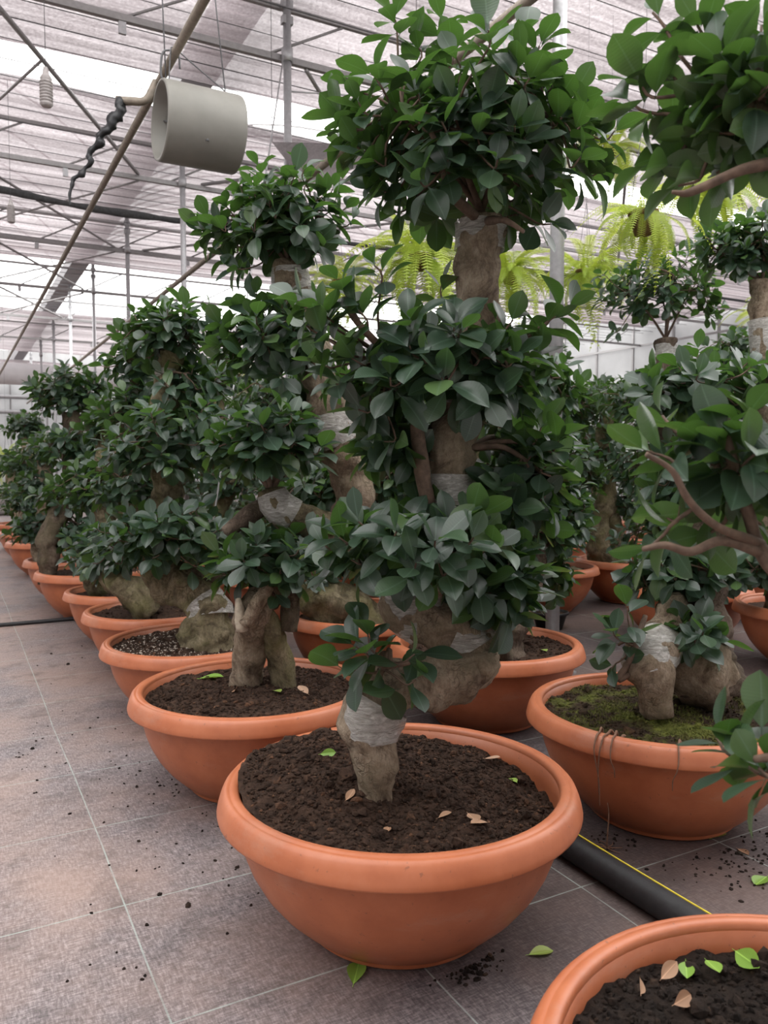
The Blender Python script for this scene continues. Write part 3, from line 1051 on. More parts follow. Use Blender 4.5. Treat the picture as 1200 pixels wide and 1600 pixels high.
# ------------------------------------------------------------------ the first tree
T1 = potted_ficus(
    'tallest ficus, its S-shaped stem wound with film, in the pot beside the drain pipe', .938, 1.655, .435, .347,
    nodes=[(586, 1235, -.06, 30), (584, 1178, -.06, 31), (582, 1128, -.05, 44), (600, 1088, -.04, 44), (650, 1068, -.02, 38), (700, 1058, 0, 48), (738, 1030, .02, 45),
           (722, 1000, .03, 40), (680, 978, .03, 40), (645, 945, .03, 45), (642, 900, .03, 40), (665, 850, .03, 36), (700, 800, .02, 36), (704, 750, .02, 36),
           (706, 690, .02, 36), (722, 620, .03, 34), (738, 540, .04, 36), (746, 470, .05, 33), (748, 400, .05, 34), (752, 345, .05, 38)],
    wraps=[(1.35, 2.75), (6.55, 7.5), (8.4, 9.7), (12.05, 13.2), (14.8, 15.4), (18.15, 18.95)],
    limbs=[('twig_bark', (668, 790, -.03, 12), (655, 700, -.05, 12), (645, 620, -.07, 10), (632, 560, -.1, 8), (600, 545, -.12, 6), (560, 505, -.14, 5), (535, 465, -.15, 4)),
           ('twig_bark', (745, 340, 0, 9), (705, 300, -.1, 8), (690, 240, -.16, 6), (672, 205, -.18, 4)),
           ('twig_bark', (760, 345, 0, 7), (790, 345, -.12, 5), (818, 362, -.16, 3)),
           ('pale_bark', (735, 1045, 0, 30), (752, 1035, -.02, 30), (757, 1020, -.03, 20)),
           ('twig_bark', (590, 1070, -.1, 6), (600, 1045, -.14, 5), (640, 1035, -.16, 4))],
    pads=[(735, 225, 205, 135, 0, 54, (752, 330, .05),
           [(615, 25), (690, 30, .05), (650, 70), (705, 80), (795, 90, -.05), (850, 125), (545, 130), (530, 185), (560, 160, -.1), (895, 150), (930, 215), (960, 205), (600, 300), (585, 250, -.1), (860, 350), (820, 340, .1), (640, 130, -.15), (760, 170, -.2), (690, 190, -.22), (820, 215, -.2), (700, 250, -.2), (770, 265, -.18)]),
          (690, 575, 165, 72, -.02, 34, (735, 580, .04),
           [(498, 480, -.15, 9), (465, 470, -.16, 8), (505, 525, -.16, 7), (530, 440, -.13, 7), (475, 505, -.1, 5), (550, 560, -.14, 7), (585, 415, -.12), (560, 485, -.16), (890, 478, .0, 6), (860, 500), (690, 445, .12, 6), (525, 600, -.1), (560, 640, -.1), (600, 690, -.08), (660, 560, -.2), (610, 590, -.2), (640, 540, -.18), (790, 580, -.1), (760, 620, -.15), (690, 590, -.22), (830, 600), (640, 500, -.16)]),
          (825, 740, 75, 95, .06, 14, (735, 700, .02), [(870, 760, 0, 5), (840, 700), (800, 800, -.1), (850, 830), (780, 760, -.1), (835, 665, 0, 4)]),
          (610, 690, 60, 80, .05, 10, (690, 700, .02), []),
          (650, 850, 130, 55, -.06, 24, (655, 880, .0), [(530, 840, -.1), (560, 815, -.15), (620, 830, -.22), (680, 845, -.24), (740, 840, -.2), (505, 850, -.05), (650, 880, -.24), (700, 815, -.1), (775, 855, -.1), (700, 890, -.2)]),
          (775, 905, 60, 70, .0, 16, (690, 920, .03), [(820, 940), (795, 880, -.1), (745, 910, -.15), (800, 965, -.05), (835, 890)]),
          (590, 1030, 40, 40, -.15, 0, (600, 1045, -.14), [(556, 1010, -.02, 9), (575, 990, 0, 7), (648, 1022, -.02, 6), (535, 1045, 0, 4), (650, 1062, -.04, 4), (595, 1065, 0, 3)])],
    size=.098, level=.035, tilt=(-.1, .03), mound=(-.14, .08, .05), amp=.016, nclod=4200, detail=2, limit=300)

# ------------------------------------------------------------------ the row behind it
T2 = potted_ficus(
    'ficus on two pale root legs, in the brown-soiled pot overlapping the first pot', .905, 2.62, .42, .345,
    nodes=[(388, 1082, .12, 28), (388, 1030, .1, 25), (392, 985, .05, 27), (400, 945, .02, 26), (440, 905, .12, 26), (490, 870, .18, 28), (535, 830, .2, 28), (550, 770, .2, 30), (532, 705, .16, 34), (512, 655, .13, 36),
           (500, 590, .12, 24), (492, 530, .12, 22), (472, 480, .12, 24), (455, 440, .12, 27), (452, 410, .12, 26)],
    wraps=[(8.4, 9.2), (12.5, 13.6)],
    limbs=[('mossy_bark', (446, 1080, .12, 19), (437, 1030, .1, 20), (422, 985, .04, 20), (405, 950, .02, 18)),
           ('dead_wood', (378, 985, -.04, 9), (375, 955, -.05, 8), (372, 935, -.05, 4)),
           ('pale_bark', (385, 975, -.05, 12), (405, 940, -.06, 11), (420, 915, -.05, 10)),
           ('dark_bark', (450, 985, .05, 14), (455, 940, .05, 14), (455, 890, .05, 12)),
           ('mossy_bark', (525, 828, .2, 24), (490, 816, .12, 24), (452, 805, .08, 25), (430, 785, .06, 24), (424, 765, .06, 20)),
           ('dark_bark', (415, 790, .1, 14), (385, 808, .06, 15), (352, 832, .04, 10))],
    pads=[(432, 350, 100, 75, .1, 34, (452, 415, .12), [(405, 262, 0, 7), (445, 285, -.1), (325, 365), (540, 325), (520, 295), (350, 400), (375, 290), (480, 285), (430, 330, -.2), (390, 350, -.18), (470, 350, -.18), (500, 380, -.1), (370, 420, -.05), (550, 345, 0, 4)]),
          (430, 530, 85, 65, .05, 26, (480, 520, .12), [(370, 480), (400, 462, 0, 5), (350, 540), (380, 560, -.1), (440, 590, -.1), (410, 520, -.15), (340, 505)]),
          (425, 685, 95, 52, .0, 28, (425, 770, .06), [(350, 690), (380, 650, -.1), (440, 640, -.1), (500, 700, -.1), (410, 700, -.15), (360, 730), (460, 690, -.14)]),
          (420, 870, 85, 48, .0, 20, (415, 925, .02), [(355, 895, -.05), (400, 850, -.12), (470, 870, -.1), (440, 895, -.12), (345, 870), (490, 900), (430, 930, -.05, 4)]),
          (500, 620, 60, 50, .25, 14, (505, 640, .13), []),
          (590, 620, 60, 60, .35, 12, (512, 655, .13), [])],
    size=.098, level=.035, mound=(-.05, .0, .02), amp=.011, nclod=2200, detail=1.4, limit=300)
make_wrap(T2['trunk'], [P(x, y_, T2['d0'] + z) - np.array(T2['root'].location) for x, y_, z in [(458, 806, .08), (440, 795, .07), (430, 783, .06), (425, 770, .06)]], [.054, .057, .057, .05], 1, 0, 3, 1.08)

T3 = potted_ficus(
    'ficus with a knobbly burl and bent mossy stem, in the white-speckled soil', .945, 3.55, .405, .325,
    nodes=[(325, 1020, .0, 48), (328, 985, 0, 38), (325, 950, .02, 32), (295, 920, .06, 30), (262, 905, .09, 30), (248, 870, .12, 28), (256, 820, .12, 26), (264, 770, .12, 25), (258, 700, .12, 24), (256, 640, .12, 22), (262, 590, .12, 18), (264, 550, .12, 20)],
    wraps=[(1.6, 2.3), (9.9, 10.4)], bark='mossy_bark',
    limbs=[('dark_bark', (300, 905, .1, 20), (330, 900, .1, 16), (370, 890, .15, 12))],
    pads=[(265, 518, 72, 40, .1, 26, (264, 560, .12), [(200, 520), (335, 545), (285, 478), (240, 485), (330, 485), (225, 560, 0, 5), (210, 490)]),
          (275, 690, 112, 62, .05, 44, (258, 740, .12), [(165, 700, -.1), (175, 740, -.1), (380, 690), (300, 625), (220, 640), (250, 670, -.2), (310, 690, -.2), (200, 720, -.15), (340, 740, -.1), (150, 730, -.05), (270, 730, -.2)]),
          (262, 835, 112, 50, .0, 40, (250, 880, .12), [(160, 850, -.1), (200, 830, -.18), (250, 820, -.22), (300, 840, -.2), (350, 860, -.1), (180, 880, -.1), (240, 870, -.2), (310, 880, -.15), (145, 880, -.05), (375, 830)]),
          (300, 600, 70, 35, .15, 16, (262, 620, .12), [])],
    size=.098, level=.03, mound=(.05, 0, .02), nclod=900, detail=1.2, limit=300)
# perlite specks
mb = MB()
clods(mb, 1300, .34, T3['zf'], .0018, .004)
o = mb.build('perlite_speck', 'perlite', T3['soil'], False)
o['kind'] = 'stuff'

T4 = potted_ficus(
    'ficus with a low snaking stem, in the pot just behind the white-speckled soil', .96, 4.35, .385, .335,
    nodes=[(235, 950, -.1, 22), (205, 925, -.12, 22), (180, 905, -.1, 20), (190, 870, 0, 18), (205, 820, .05, 18), (200, 760, .05, 17), (195, 690, .05, 16), (205, 630, .05, 15), (208, 590, .05, 15)],
    wraps=[(7.2, 7.8)], bark='mossy_bark',
    pads=[(180, 862, 45, 40, -.1, 22, (190, 880, 0), [(150, 880, -.1), (165, 850, -.1)]), (205, 760, 65, 45, .05, 30, (202, 790, .05), []), (215, 640, 62, 50, .05, 34, (205, 690, .05), []),
          (225, 560, 60, 45, .05, 24, (208, 590, .05), [])], size=.095, level=.03, nclod=300, limit=200)
T5 = potted_ficus(
    'ficus in a low-filled pot between the knobbly tree and the bare-stemmed one', .945, 5.13, .37, .335,
    nodes=[(170, 925, 0, 18), (150, 905, -.05, 18), (160, 870, 0, 16), (165, 820, 0, 15), (158, 760, 0, 15), (165, 690, 0, 14), (172, 640, 0, 14)],
    pads=[(150, 855, 45, 38, -.1, 22, (160, 880, 0), [(125, 870, -.1), (135, 890, -.1)]), (155, 760, 58, 50, 0, 34, (160, 800, 0), []), (178, 660, 50, 40, 0, 24, (168, 690, 0), [])],
    bark='mossy_bark', size=.095, level=.04, nclod=200, limit=200)
T6 = potted_ficus(
    'ficus with a bare bent brown stem low down and a broad rounded crown', .905, 6.15, .41, .34,
    nodes=[(75, 905, -.1, 14), (75, 875, -.12, 15), (76, 840, -.12, 15), (88, 812, -.1, 15), (104, 796, -.05, 14), (118, 770, 0, 14), (112, 720, 0, 13), (115, 680, 0, 13), (112, 645, 0, 13)],
    bark='dark_bark', pads=[(110, 615, 68, 40, 0, 48, (112, 660, 0), [(50, 610), (170, 610), (100, 575), (60, 640)]), (120, 700, 62, 32, 0, 34, (112, 730, 0), []),
                            (125, 775, 60, 32, 0, 34, (115, 780, 0), []), (125, 840, 45, 30, -.05, 24, (90, 810, -.1), [])], size=.095, level=.035, nclod=200, limit=200)
T7 = potted_ficus(
    'small bushy ficus wedged between the bare-stemmed tree and the aisle end', .885, 6.98, .4, .34,
    nodes=[(75, 890, 0, 12), (62, 865, 0, 12), (66, 820, 0, 11), (72, 770, 0, 11), (68, 720, 0, 10), (70, 690, 0, 10)],
    pads=[(72, 700, 42, 25, 0, 24, (70, 715, 0), []), (62, 760, 46, 28, 0, 30, (70, 780, 0), []), (52, 825, 36, 26, -.05, 24, (66, 830, 0), [])], size=.09, level=.04, nclod=0, detail=.8, limit=120)
T8 = potted_ficus(
    'distant ficus with a small dark round crown above the end of the row', .86, 8.75, .41, .34,
    nodes=[(60, 860, 0, 10), (45, 840, 0, 10), (40, 800, 0, 9), (44, 750, 0, 9), (42, 700, 0, 9), (40, 680, 0, 9)],
    pads=[(40, 666, 32, 22, 0, 26, (40, 685, 0), []), (38, 725, 34, 22, 0, 26, (43, 740, 0), []), (40, 785, 30, 24, 0, 24, (42, 800, 0), []), (52, 820, 24, 16, 0, 14, (44, 830, 0), [])], size=.09, level=.04, nclod=0, detail=.7, limit=80)
T9 = potted_ficus(
    'far ficus half hidden behind the small dark round crown', .85, 10.1, .41, .34,
    nodes=[(48, 840, 0, 8), (40, 815, 0, 8), (30, 770, 0, 8), (28, 730, 0, 8)], pads=[(28, 720, 24, 22, 0, 22, (28, 740, 0), []), (28, 770, 26, 18, 0, 20, (30, 780, 0), [])], size=.09, nclod=0, detail=.7, limit=60)
T10 = potted_ficus(
    'farthest ficus at the very end of the aisle row', .85, 11.6, .41, .34,
    nodes=[(35, 830, 0, 7), (25, 800, 0, 7), (18, 760, 0, 7), (16, 730, 0, 7)], pads=[(15, 725, 22, 20, 0, 20, (16, 735, 0), []), (15, 770, 24, 16, 0, 20, (18, 775, 0), [])], size=.09, nclod=0, detail=.7, limit=40)

# ------------------------------------------------------------------ second row
TA = potted_ficus(
    'ficus with a swollen horizontal stem lying over its pot rim, behind the first tree', 1.88, 3.69, .42, .345,
    nodes=[(610, 1005, 0, 30), (565, 965, -.1, 32), (520, 945, -.15, 36), (485, 925, -.12, 30), (490, 885, -.05, 26), (530, 850, .05, 26), (570, 800, .1, 26), (580, 730, .1, 24), (600, 660, .1, 22), (610, 610, .1, 22)],
    bark='mossy_bark', wraps=[(3.3, 3.8)],
    pads=[(500, 770, 70, 50, .1, 28, (560, 800, .1), []), (600, 750, 80, 60, .1, 34, (575, 780, .1), []), (600, 640, 70, 55, .1, 30, (605, 660, .1), []), (480, 880, 50, 35, -.1, 14, (490, 890, -.05), []),
          (590, 880, 70, 45, .0, 20, (530, 860, .05), [])], size=.095, nclod=300, limit=250)
TB = potted_ficus(
    'ficus in a broad pot of reddish peat, next to the small black pot', 2.02, 2.8, .42, .345,
    nodes=[(795, 1025, -.05, 28), (800, 985, -.03, 26), (815, 940, 0, 24), (830, 890, .05, 22), (842, 830, .1, 20), (850, 760, .1, 20), (846, 690, .1, 18), (838, 620, .1, 18), (835, 570, .1, 18)],
    bark='dark_bark', wraps=[(3.0, 3.6)], limbs=[('dark_bark', (790, 1020, -.15, 14), (775, 1005, -.2, 14), (760, 1000, -.2, 8))],
    pads=[(835, 730, 72, 62, .05, 28, (848, 760, .1), []), (840, 610, 75, 48, .1, 26, (838, 620, .1), []), (850, 830, 62, 48, .1, 20, (842, 840, .1), []), (760, 650, 60, 60, .2, 16, (846, 690, .1), []), (880, 800, 45, 75, .15, 18, (842, 830, .1), []), (866, 895, 24, 55, .3, 12, (842, 850, .1), [])],
    size=.09, level=.05, tilt=(.04, 0), nclod=800, limit=250)
TC = potted_ficus(
    'ficus with a thick yellowish hooked stem, in the pot behind the small black pot', 3.95, 4.75, .42, .345,
    nodes=[(900, 900, 0, 14), (870, 915, -.3, 15), (835, 925, -.35, 14), (838, 895, -.3, 14), (865, 860, -.1, 13), (870, 800, 0, 13), (862, 730, 0, 12), (880, 660, 0, 12), (885, 620, 0, 12)],
    bark='mossy_bark', pads=[(875, 830, 55, 40, -.1, 28, (868, 840, 0), []), (890, 740, 62, 50, 0, 34, (865, 750, 0), []), (890, 640, 62, 45, 0, 34, (884, 650, 0), []), (850, 870, 30, 25, -.3, 10, (838, 890, -.3), [])], size=.095, nclod=0, detail=.9, limit=180)
TK = potted_ficus(
    'ficus with a pale green double stem in the shade behind the mossy pot', 4.83, 4.75, .42, .345,
    nodes=[(945, 880, 0, 20), (935, 850, -.05, 17), (940, 815, 0, 18), (950, 770, 0, 14), (945, 700, 0, 13), (950, 630, 0, 12)],
    bark='mossy_bark', limbs=[('mossy_bark', (965, 880, 0, 12), (968, 850, 0, 12), (955, 805, 0, 11))],
    pads=[(950, 720, 72, 52, 0, 38, (946, 730, 0), []), (955, 625, 70, 40, 0, 32, (950, 640, 0), []), (985, 790, 50, 40, 0, 20, (948, 780, 0), [])], size=.095, nclod=0, detail=.9, limit=180)
TM = potted_ficus(
    'ficus with a grey airy top crown on a film-wrapped neck, rising behind the mossy pot', 4.1, 3.55, .42, .345,
    nodes=[(1000, 935, 0, 18), (1010, 880, 0, 17), (1040, 830, 0, 17), (1055, 760, 0, 16), (1045, 680, 0, 16), (1035, 600, 0, 15), (1040, 560, 0, 15), (1040, 530, 0, 15)],
    bark='dark_bark', wraps=[(6.0, 6.8)],
    pads=[(1030, 455, 92, 58, 0, 44, (1040, 530, 0), [(935, 465, 0, 6), (1125, 480, 0, 6), (1000, 400), (1060, 395), (960, 520), (1100, 430)]), (1040, 625, 110, 45, 0, 40, (1038, 650, 0), []), (1060, 730, 110, 55, 0, 40, (1052, 740, 0), []),
          (1050, 830, 90, 45, 0, 26, (1040, 840, 0), [])], size=.095, nclod=0, detail=.9, limit=250)
TN = potted_ficus(
    'ficus with a smooth pale neck and dense crown beside the airy-crowned tree', 4.15, 2.7, .42, .345,
    nodes=[(1215, 955, 0, 22), (1225, 890, 0, 20), (1190, 820, 0, 20), (1180, 740, 0, 20), (1205, 660, 0, 20), (1200, 580, 0, 20), (1192, 500, 0, 20), (1194, 440, 0, 20)],
    wraps=[(5.0, 6.0)],
    pads=[(1165, 390, 70, 50, 0, 40, (1190, 440, 0), [(1100, 400, 0, 6), (1130, 360), (1200, 345)]), (1150, 590, 90, 40, 0, 30, (1200, 600, 0), [(1080, 560), (1070, 590), (1120, 555)]), (1170, 720, 90, 60, 0, 34, (1185, 740, 0), []),
          (1160, 880, 85, 60, -.1, 34, (1205, 860, 0), [(1080, 900, -.1), (1110, 930, -.1)])], size=.095, nclod=0, detail=.9, limit=250)

# ------------------------------------------------------------------ mossy pot
TE = potted_ficus(
    'ficus in the mossy pot with dry roots hanging over its rim', 1.965, 1.775, .425, .345,
    nodes=[(1105, 1060, .12, 52), (1100, 1020, .12, 46), (1108, 975, .12, 34), (1100, 930, .14, 32), (1090, 880, .16, 30), (1100, 820, .18, 28), (1120, 740, .2, 26), (1110, 660, .2, 24), (1100, 600, .2, 22)],
    bark='dark_bark',
    limbs=[('pale_bark', (1030, 1100, -.08, 22), (1022, 1065, -.08, 32), (1015, 1035, -.06, 38), (1030, 1005, .02, 36), (1045, 975, .06, 26), (1050, 945, .08, 24), (1045, 930, .08, 14)),
           ('pale_bark', (1120, 1060, .1, 44), (1085, 1040, .08, 50), (1060, 1020, .06, 30)),
           ('twig_bark', (990, 1050, -.1, 4), (965, 1062, -.1, 5), (985, 1030, -.1, 5), (1000, 985, -.08, 5), (1008, 962, -.06, 4))],
    pads=[(965, 1010, 40, 40, -.1, 0, (995, 1010, -.08), [(957, 985, -.02, 9), (955, 1045, 0, 4), (980, 950, 0, 4), (990, 985, .02, 4)]),
          (1085, 985, 50, 40, -.02, 4, (1098, 950, .14), [(1085, 1000, -.06, 6), (1060, 1010, -.05, 4), (1130, 1000, 0, 5)]),
          (1050, 890, 80, 40, .15, 18, (1090, 880, .16), []), (1110, 760, 100, 70, .25, 34, (1110, 760, .2), []), (1090, 610, 100, 50, .25, 26, (1100, 620, .2), [(1090, 545, .1), (1060, 590, .1)])],
    soil='mossy_soil', level=.04, mound=(-.1, -.12, .03), amp=.013, nclod=1500, detail=1.6, limit=300, size=.095)
make_wrap(TE['trunk'], [P(x, y_, TE['d0'] + z) - np.array(TE['root'].location) for x, y_, z in [(1020, 1052, -.07), (1015, 1037, -.06), (1020, 1020, -.02), (1030, 1005, .02)]], [.067, .075, .075, .07], 1, 0, 3, 1.06)
er = np.array(TE['root'].location)
dE = TE['d0']
zE = .345
bE = .135 * .425


def rim_angle(px):
    """the angle round the pot at which the near side of the rim shows at px"""
    aa = np.linspace(0, 2 * math.pi, 721)
    q_ = proj(np.stack([er[0] + .425 * np.cos(aa), er[1] + .425 * np.sin(aa), np.full(721, zE)], 1))
    return float(aa[np.argmin(np.abs(q_[:, 0] - px) + 400 * np.clip(q_[:, 2] - dE, 0, 9))])


for px, wig, tail in ((938, .02, .11), (955, -.02, .05), (928, -.03, .14), (1060, .03, .06)):
    a0_ = rim_angle(px)
    rs = []
    for r_, z_, w_ in ((.70, None, 2.2), (.80, None, 1.4), (.868, .15, .8), (.908, .06, .4), (.962, -.02, .1), (1.003, -.5, 0), (1.008, -1.0, -.3)):
        a_ = a0_ + wig * w_
        x, y_ = .425 * r_ * math.cos(a_), .425 * r_ * math.sin(a_)
        rs.append((x, y_, TE['zf'](x, y_) + .003 if z_ is None else max(zE + z_ * bE, TE['zf'](x, y_) + .003) if z_ == .15 else zE + z_ * bE))
    x, y_ = .425 * .985 * math.cos(a0_ - wig), .425 * .985 * math.sin(a0_ - wig)
    rs += [(x, y_, zE - bE - tail * .5), (x * .985, y_ * .985, zE - bE - tail)]
    tube_obj('root', rs, [.004, .0035, .002, .0012], 'root_brown', TE['root'], 5, 6, amp=.4, freq=60)
# moss cushions: small tufts, too many to count
mb = MB()
mR = .425 * .86
cnt = 0
while cnt < 4200:
    x, y_ = rnd.uniform(-mR, mR), rnd.uniform(-mR, mR)
    if x * x + y_ * y_ > mR * mR or noise.noise(Vector((x * 6.5 + 3, y_ * 6.5, 2))) < .06:
        continue
    z = TE['zf'](x, y_)
    a = rnd.uniform(0, 6.28)
    h = rnd.uniform(.004, .011)
    dx, dy = .0022 * math.cos(a), .0022 * math.sin(a)
    mb.add([(x - dx, y_ - dy, z - .002), (x + dx, y_ + dy, z - .002), (x + rnd.gauss(0, .004), y_ + rnd.gauss(0, .004), z + h)], [(0, 1, 2)])
    cnt += 1
o = mb.build('moss', 'moss_green', TE['soil'], False)
o['kind'] = 'stuff'

# ------------------------------------------------------------------ foreground pot, bottom right
TF = potted_ficus(
    'large-leaved ficus in the half-seen pot with blackish soil and scattered dry leaves', .95, .52, .425, .345,
    nodes=[(1440, 1620, 0, 60), (1420, 1500, 0, 60), (1390, 1380, .02, 55), (1400, 1240, .05, 50), (1380, 1100, .05, 48), (1340, 980, .06, 44), (1330, 860, .06, 42), (1340, 720, .06, 40), (1330, 560, .08, 38), (1310, 400, .1, 36), (1300, 260, .12, 34), (1300, 180, .12, 34)],
    bark='pale_bark',
    limbs=[('twig_bark', (1330, 930, .05, 24), (1240, 905, .08, 18), (1190, 860, .1, 13), (1168, 800, .1, 10), (1150, 740, .1, 6)),
           ('twig_bark', (1200, 868, .1, 9), (1130, 845, .08, 8), (1080, 862, .06, 7), (1040, 852, .05, 6), (1005, 858, .04, 4)),
           ('twig_bark', (1190, 850, .1, 8), (1120, 822, .06, 7), (1075, 780, .04, 6), (1050, 735, .03, 5), (1010, 710, .02, 4)),
           ('dark_bark', (1320, 330, .1, 26), (1230, 220, .12, 18), (1180, 170, .12, 14), (1150, 150, .12, 9)),
           ('twig_bark', (1230, 250, .1, 11), (1160, 265, .1, 8), (1080, 300, .1, 6), (1050, 300, .1, 3))],
    pads=[(1190, 140, 110, 100, .12, 8, (1180, 170, .12), [(1000, 130, .1, 6), (985, 160, .12, 5), (1040, 100, .12, 6), (1020, 20, .1, 6), (1090, 40, .08, 7), (1080, 150, .1, 6), (1140, 90, .06, 8), (1100, 210, .08, 6), (1050, 240, .12, 5), (1015, 255, .1, 5), (1190, 40, .06, 8), (1180, 130, .02, 7), (1150, 200, .04, 6), (1120, 270, .08, 5), (1060, 290, .1, 5), (1180, 240, .05, 6)]),
          (1150, 720, 90, 90, .1, 4, (1150, 750, .1), [(1010, 705, .02, 7), (1035, 650, .08, 5), (1130, 680, .0, 9), (1085, 740, .02, 5), (1170, 640, .02, 8), (1190, 720, 0, 7), (1010, 860, .04, 5), (1030, 800, .1, 5), (1090, 850, .08, 4), (1160, 790, .06, 5), (1080, 800, .08, 5), (1190, 820, .0, 5)]),
          (1200, 1190, 50, 50, -.02, 0, (1390, 1290, .02), [(1120, 1150, .12, 5), (1150, 1180, .08, 6), (1185, 1200, .02, 7), (1190, 1150, .08, 6)])],
    size=.08, level=.05, tilt=(-.02, .0), soil='dark_soil', nclod=3000, detail=2, limit=300, amp=.016, mound=(.1, 0, .02))

# ------------------------------------------------------------------ trees filling the back of the house
back_spots = []
for ri, xr in enumerate((2.0, 3.05, 4.15, 5.3, 6.6, 8.0)):
    yy = {0: 4.35, 1: 3.3, 2: 5.6, 3: 2.6, 4: 2.4, 5: 3.4}[ri]
    while yy < (10.5 if ri < 2 else 9.5):
        back_spots.append((xr + rnd.uniform(-.12, .12), yy + rnd.uniform(-.1, .1)))
        yy += .98 if ri < 2 else 1.25
for (bx, by) in back_spots:
    if any(math.hypot(bx - POST_X, by - y_) < .5 for y_ in POSTS) or math.hypot(bx - 2.75, by - 3.35) < .65:
        continue
    if any(math.hypot(bx - t['root'].location[0], by - t['root'].location[1]) < .84 for t in TREES):
        continue
    q = proj(np.array([bx, by, 1.0]))
    if q[0] < -40 or q[0] > 1320:
        continue
    hmax = rnd.uniform(1.65, 1.95) + (.25 if bx > 5 else 0)
    d0 = depth((bx, by, CAMZ))
    lean = rnd.uniform(-.1, .1)
    nodes, pads = [], []
    for k in range(7):
        h = .3 + (hmax - .45) * k / 6
        p = np.array([bx, by, h]) + RT * (.09 * math.sin(k * 1.3 + bx * 5))
        q = proj(p)
        nodes.append((q[0], q[1], q[2] - d0, (.075 - .005 * k) * FPX / q[2]))
    npad = 4
    for k in range(npad):
        h = .62 + (hmax - .62) * k / (npad - 1) - .08
        p = np.array([bx, by, h]) + RT * rnd.uniform(-.1, .1)
        q = proj(p)
        s = FPX / q[2]
        qa = proj(p - np.array([0, 0, .16]))
        pads.append((q[0], q[1], rnd.uniform(.27, .36) * s, rnd.uniform(.17, .22) * s, q[2] - d0, 26 if d0 < 6 else 20, (qa[0], qa[1], qa[2] - d0)))
    far = d0 > 6
    potted_ficus('dark leafy ficus crowded in the rows behind the nearer trees', bx, by, .41, .34, nodes=nodes, pads=pads, bark=rnd.choice(['mossy_bark', 'dark_bark']),
                 size=.1, nclod=0, detail=.6, limit=60 if not far else 0, group='ficus trees crowded at the back')

# ------------------------------------------------------------------ which leaves show: a coarse depth buffer over every leaf
allL = [(ti, li) for ti, t in enumerate(TREES) for li in range(len(t['leaves']))]
pos = np.array([TREES[a]['leaves'][b][0][0] for a, b in allL])
axs = np.array([TREES[a]['leaves'][b][0][1] for a, b in allL])
nrm = np.array([TREES[a]['leaves'][b][0][2] for a, b in allL])
ln = np.array([TREES[a]['leaves'][b][0][3] for a, b in allL])
sid = np.cross(nrm, axs)
GW, GH = 400, 534
zb = np.full(GW * GH, 1e9)
ib = np.full(GW * GH, -1)
for s in np.linspace(.2, .98, 7):
    for u in (-.17, -.08, 0, .08, .17):
        p = pos + axs * (ln * s)[:, None] + sid * (ln * u * (1 - abs(s - .55) * 1.2))[:, None]
        q = proj(p)
        ok = (q[:, 2] > .2) & (q[:, 0] >= 0) & (q[:, 0] < 1200) & (q[:, 1] >= 0) & (q[:, 1] < 1600)
        ii = np.nonzero(ok)[0]
        cell = (q[ii, 1] / 3).astype(int) * GW + (q[ii, 0] / 3).astype(int)
        order = np.argsort(-q[ii, 2])
        cell, ii, zz = cell[order], ii[order], q[ii, 2][order]
        better = zz < zb[cell]
        zb[cell[better]] = zz[better]
        ib[cell[better]] = ii[better]
vis = np.bincount(ib[ib >= 0], minlength=len(allL))
start = 0
for t in TREES:
    n = len(t['leaves'])
    v = vis[start:start + n]
    start += n
    off = np.array(t['root'].location)
    order = np.argsort(-v)
    pick = [i for i in order[:t['limit']] if v[i] >= 3]
    chosen = set(pick)
    for i in pick:
        (p, ax, nm, L, sh, ti), br = t['leaves'][i]
        sd = np.cross(nm, ax)
        o = bpy.data.objects.new('leaf', LEAF_MESH[sh, ti])
        COL.objects.link(o)
        o.parent = br
        q = p - off
        o.matrix_local = Matrix(((ax[0] * L, sd[0] * L, nm[0] * L, q[0]), (ax[1] * L, sd[1] * L, nm[1] * L, q[1]), (ax[2] * L, sd[2] * L, nm[2] * L, q[2]), (0, 0, 0, 1)))
    rest = [i for i in range(n) if i not in chosen]
    if not rest:
        continue
    Vs, UVs, Fs, Ts = [], [], [], []
    base = 0
    near = t['d0'] < 2.0
    for i in rest:
        (p, ax, nm, L, sh, ti), br = t['leaves'][i]
        tv, tuv, tf = (HI if near else LO)[sh]
        sd = np.cross(nm, ax)
        Vs.append((tv @ np.array([ax, sd, nm])) * L + (p - off))
        UVs.append(tuv)
        Ts.append(np.full(len(tv), TINTS[ti]))
        Fs += [tuple(k + base for k in f) for f in tf]
        base += len(tv)
    me = mesh_with_uv('foliage', np.concatenate(Vs), np.concatenate(UVs), Fs, np.concatenate(Ts), 'ficus_leaf')
    o = bpy.data.objects.new('foliage', me)
    COL.objects.link(o)
    o.parent = t['root']
    o['kind'] = 'stuff'

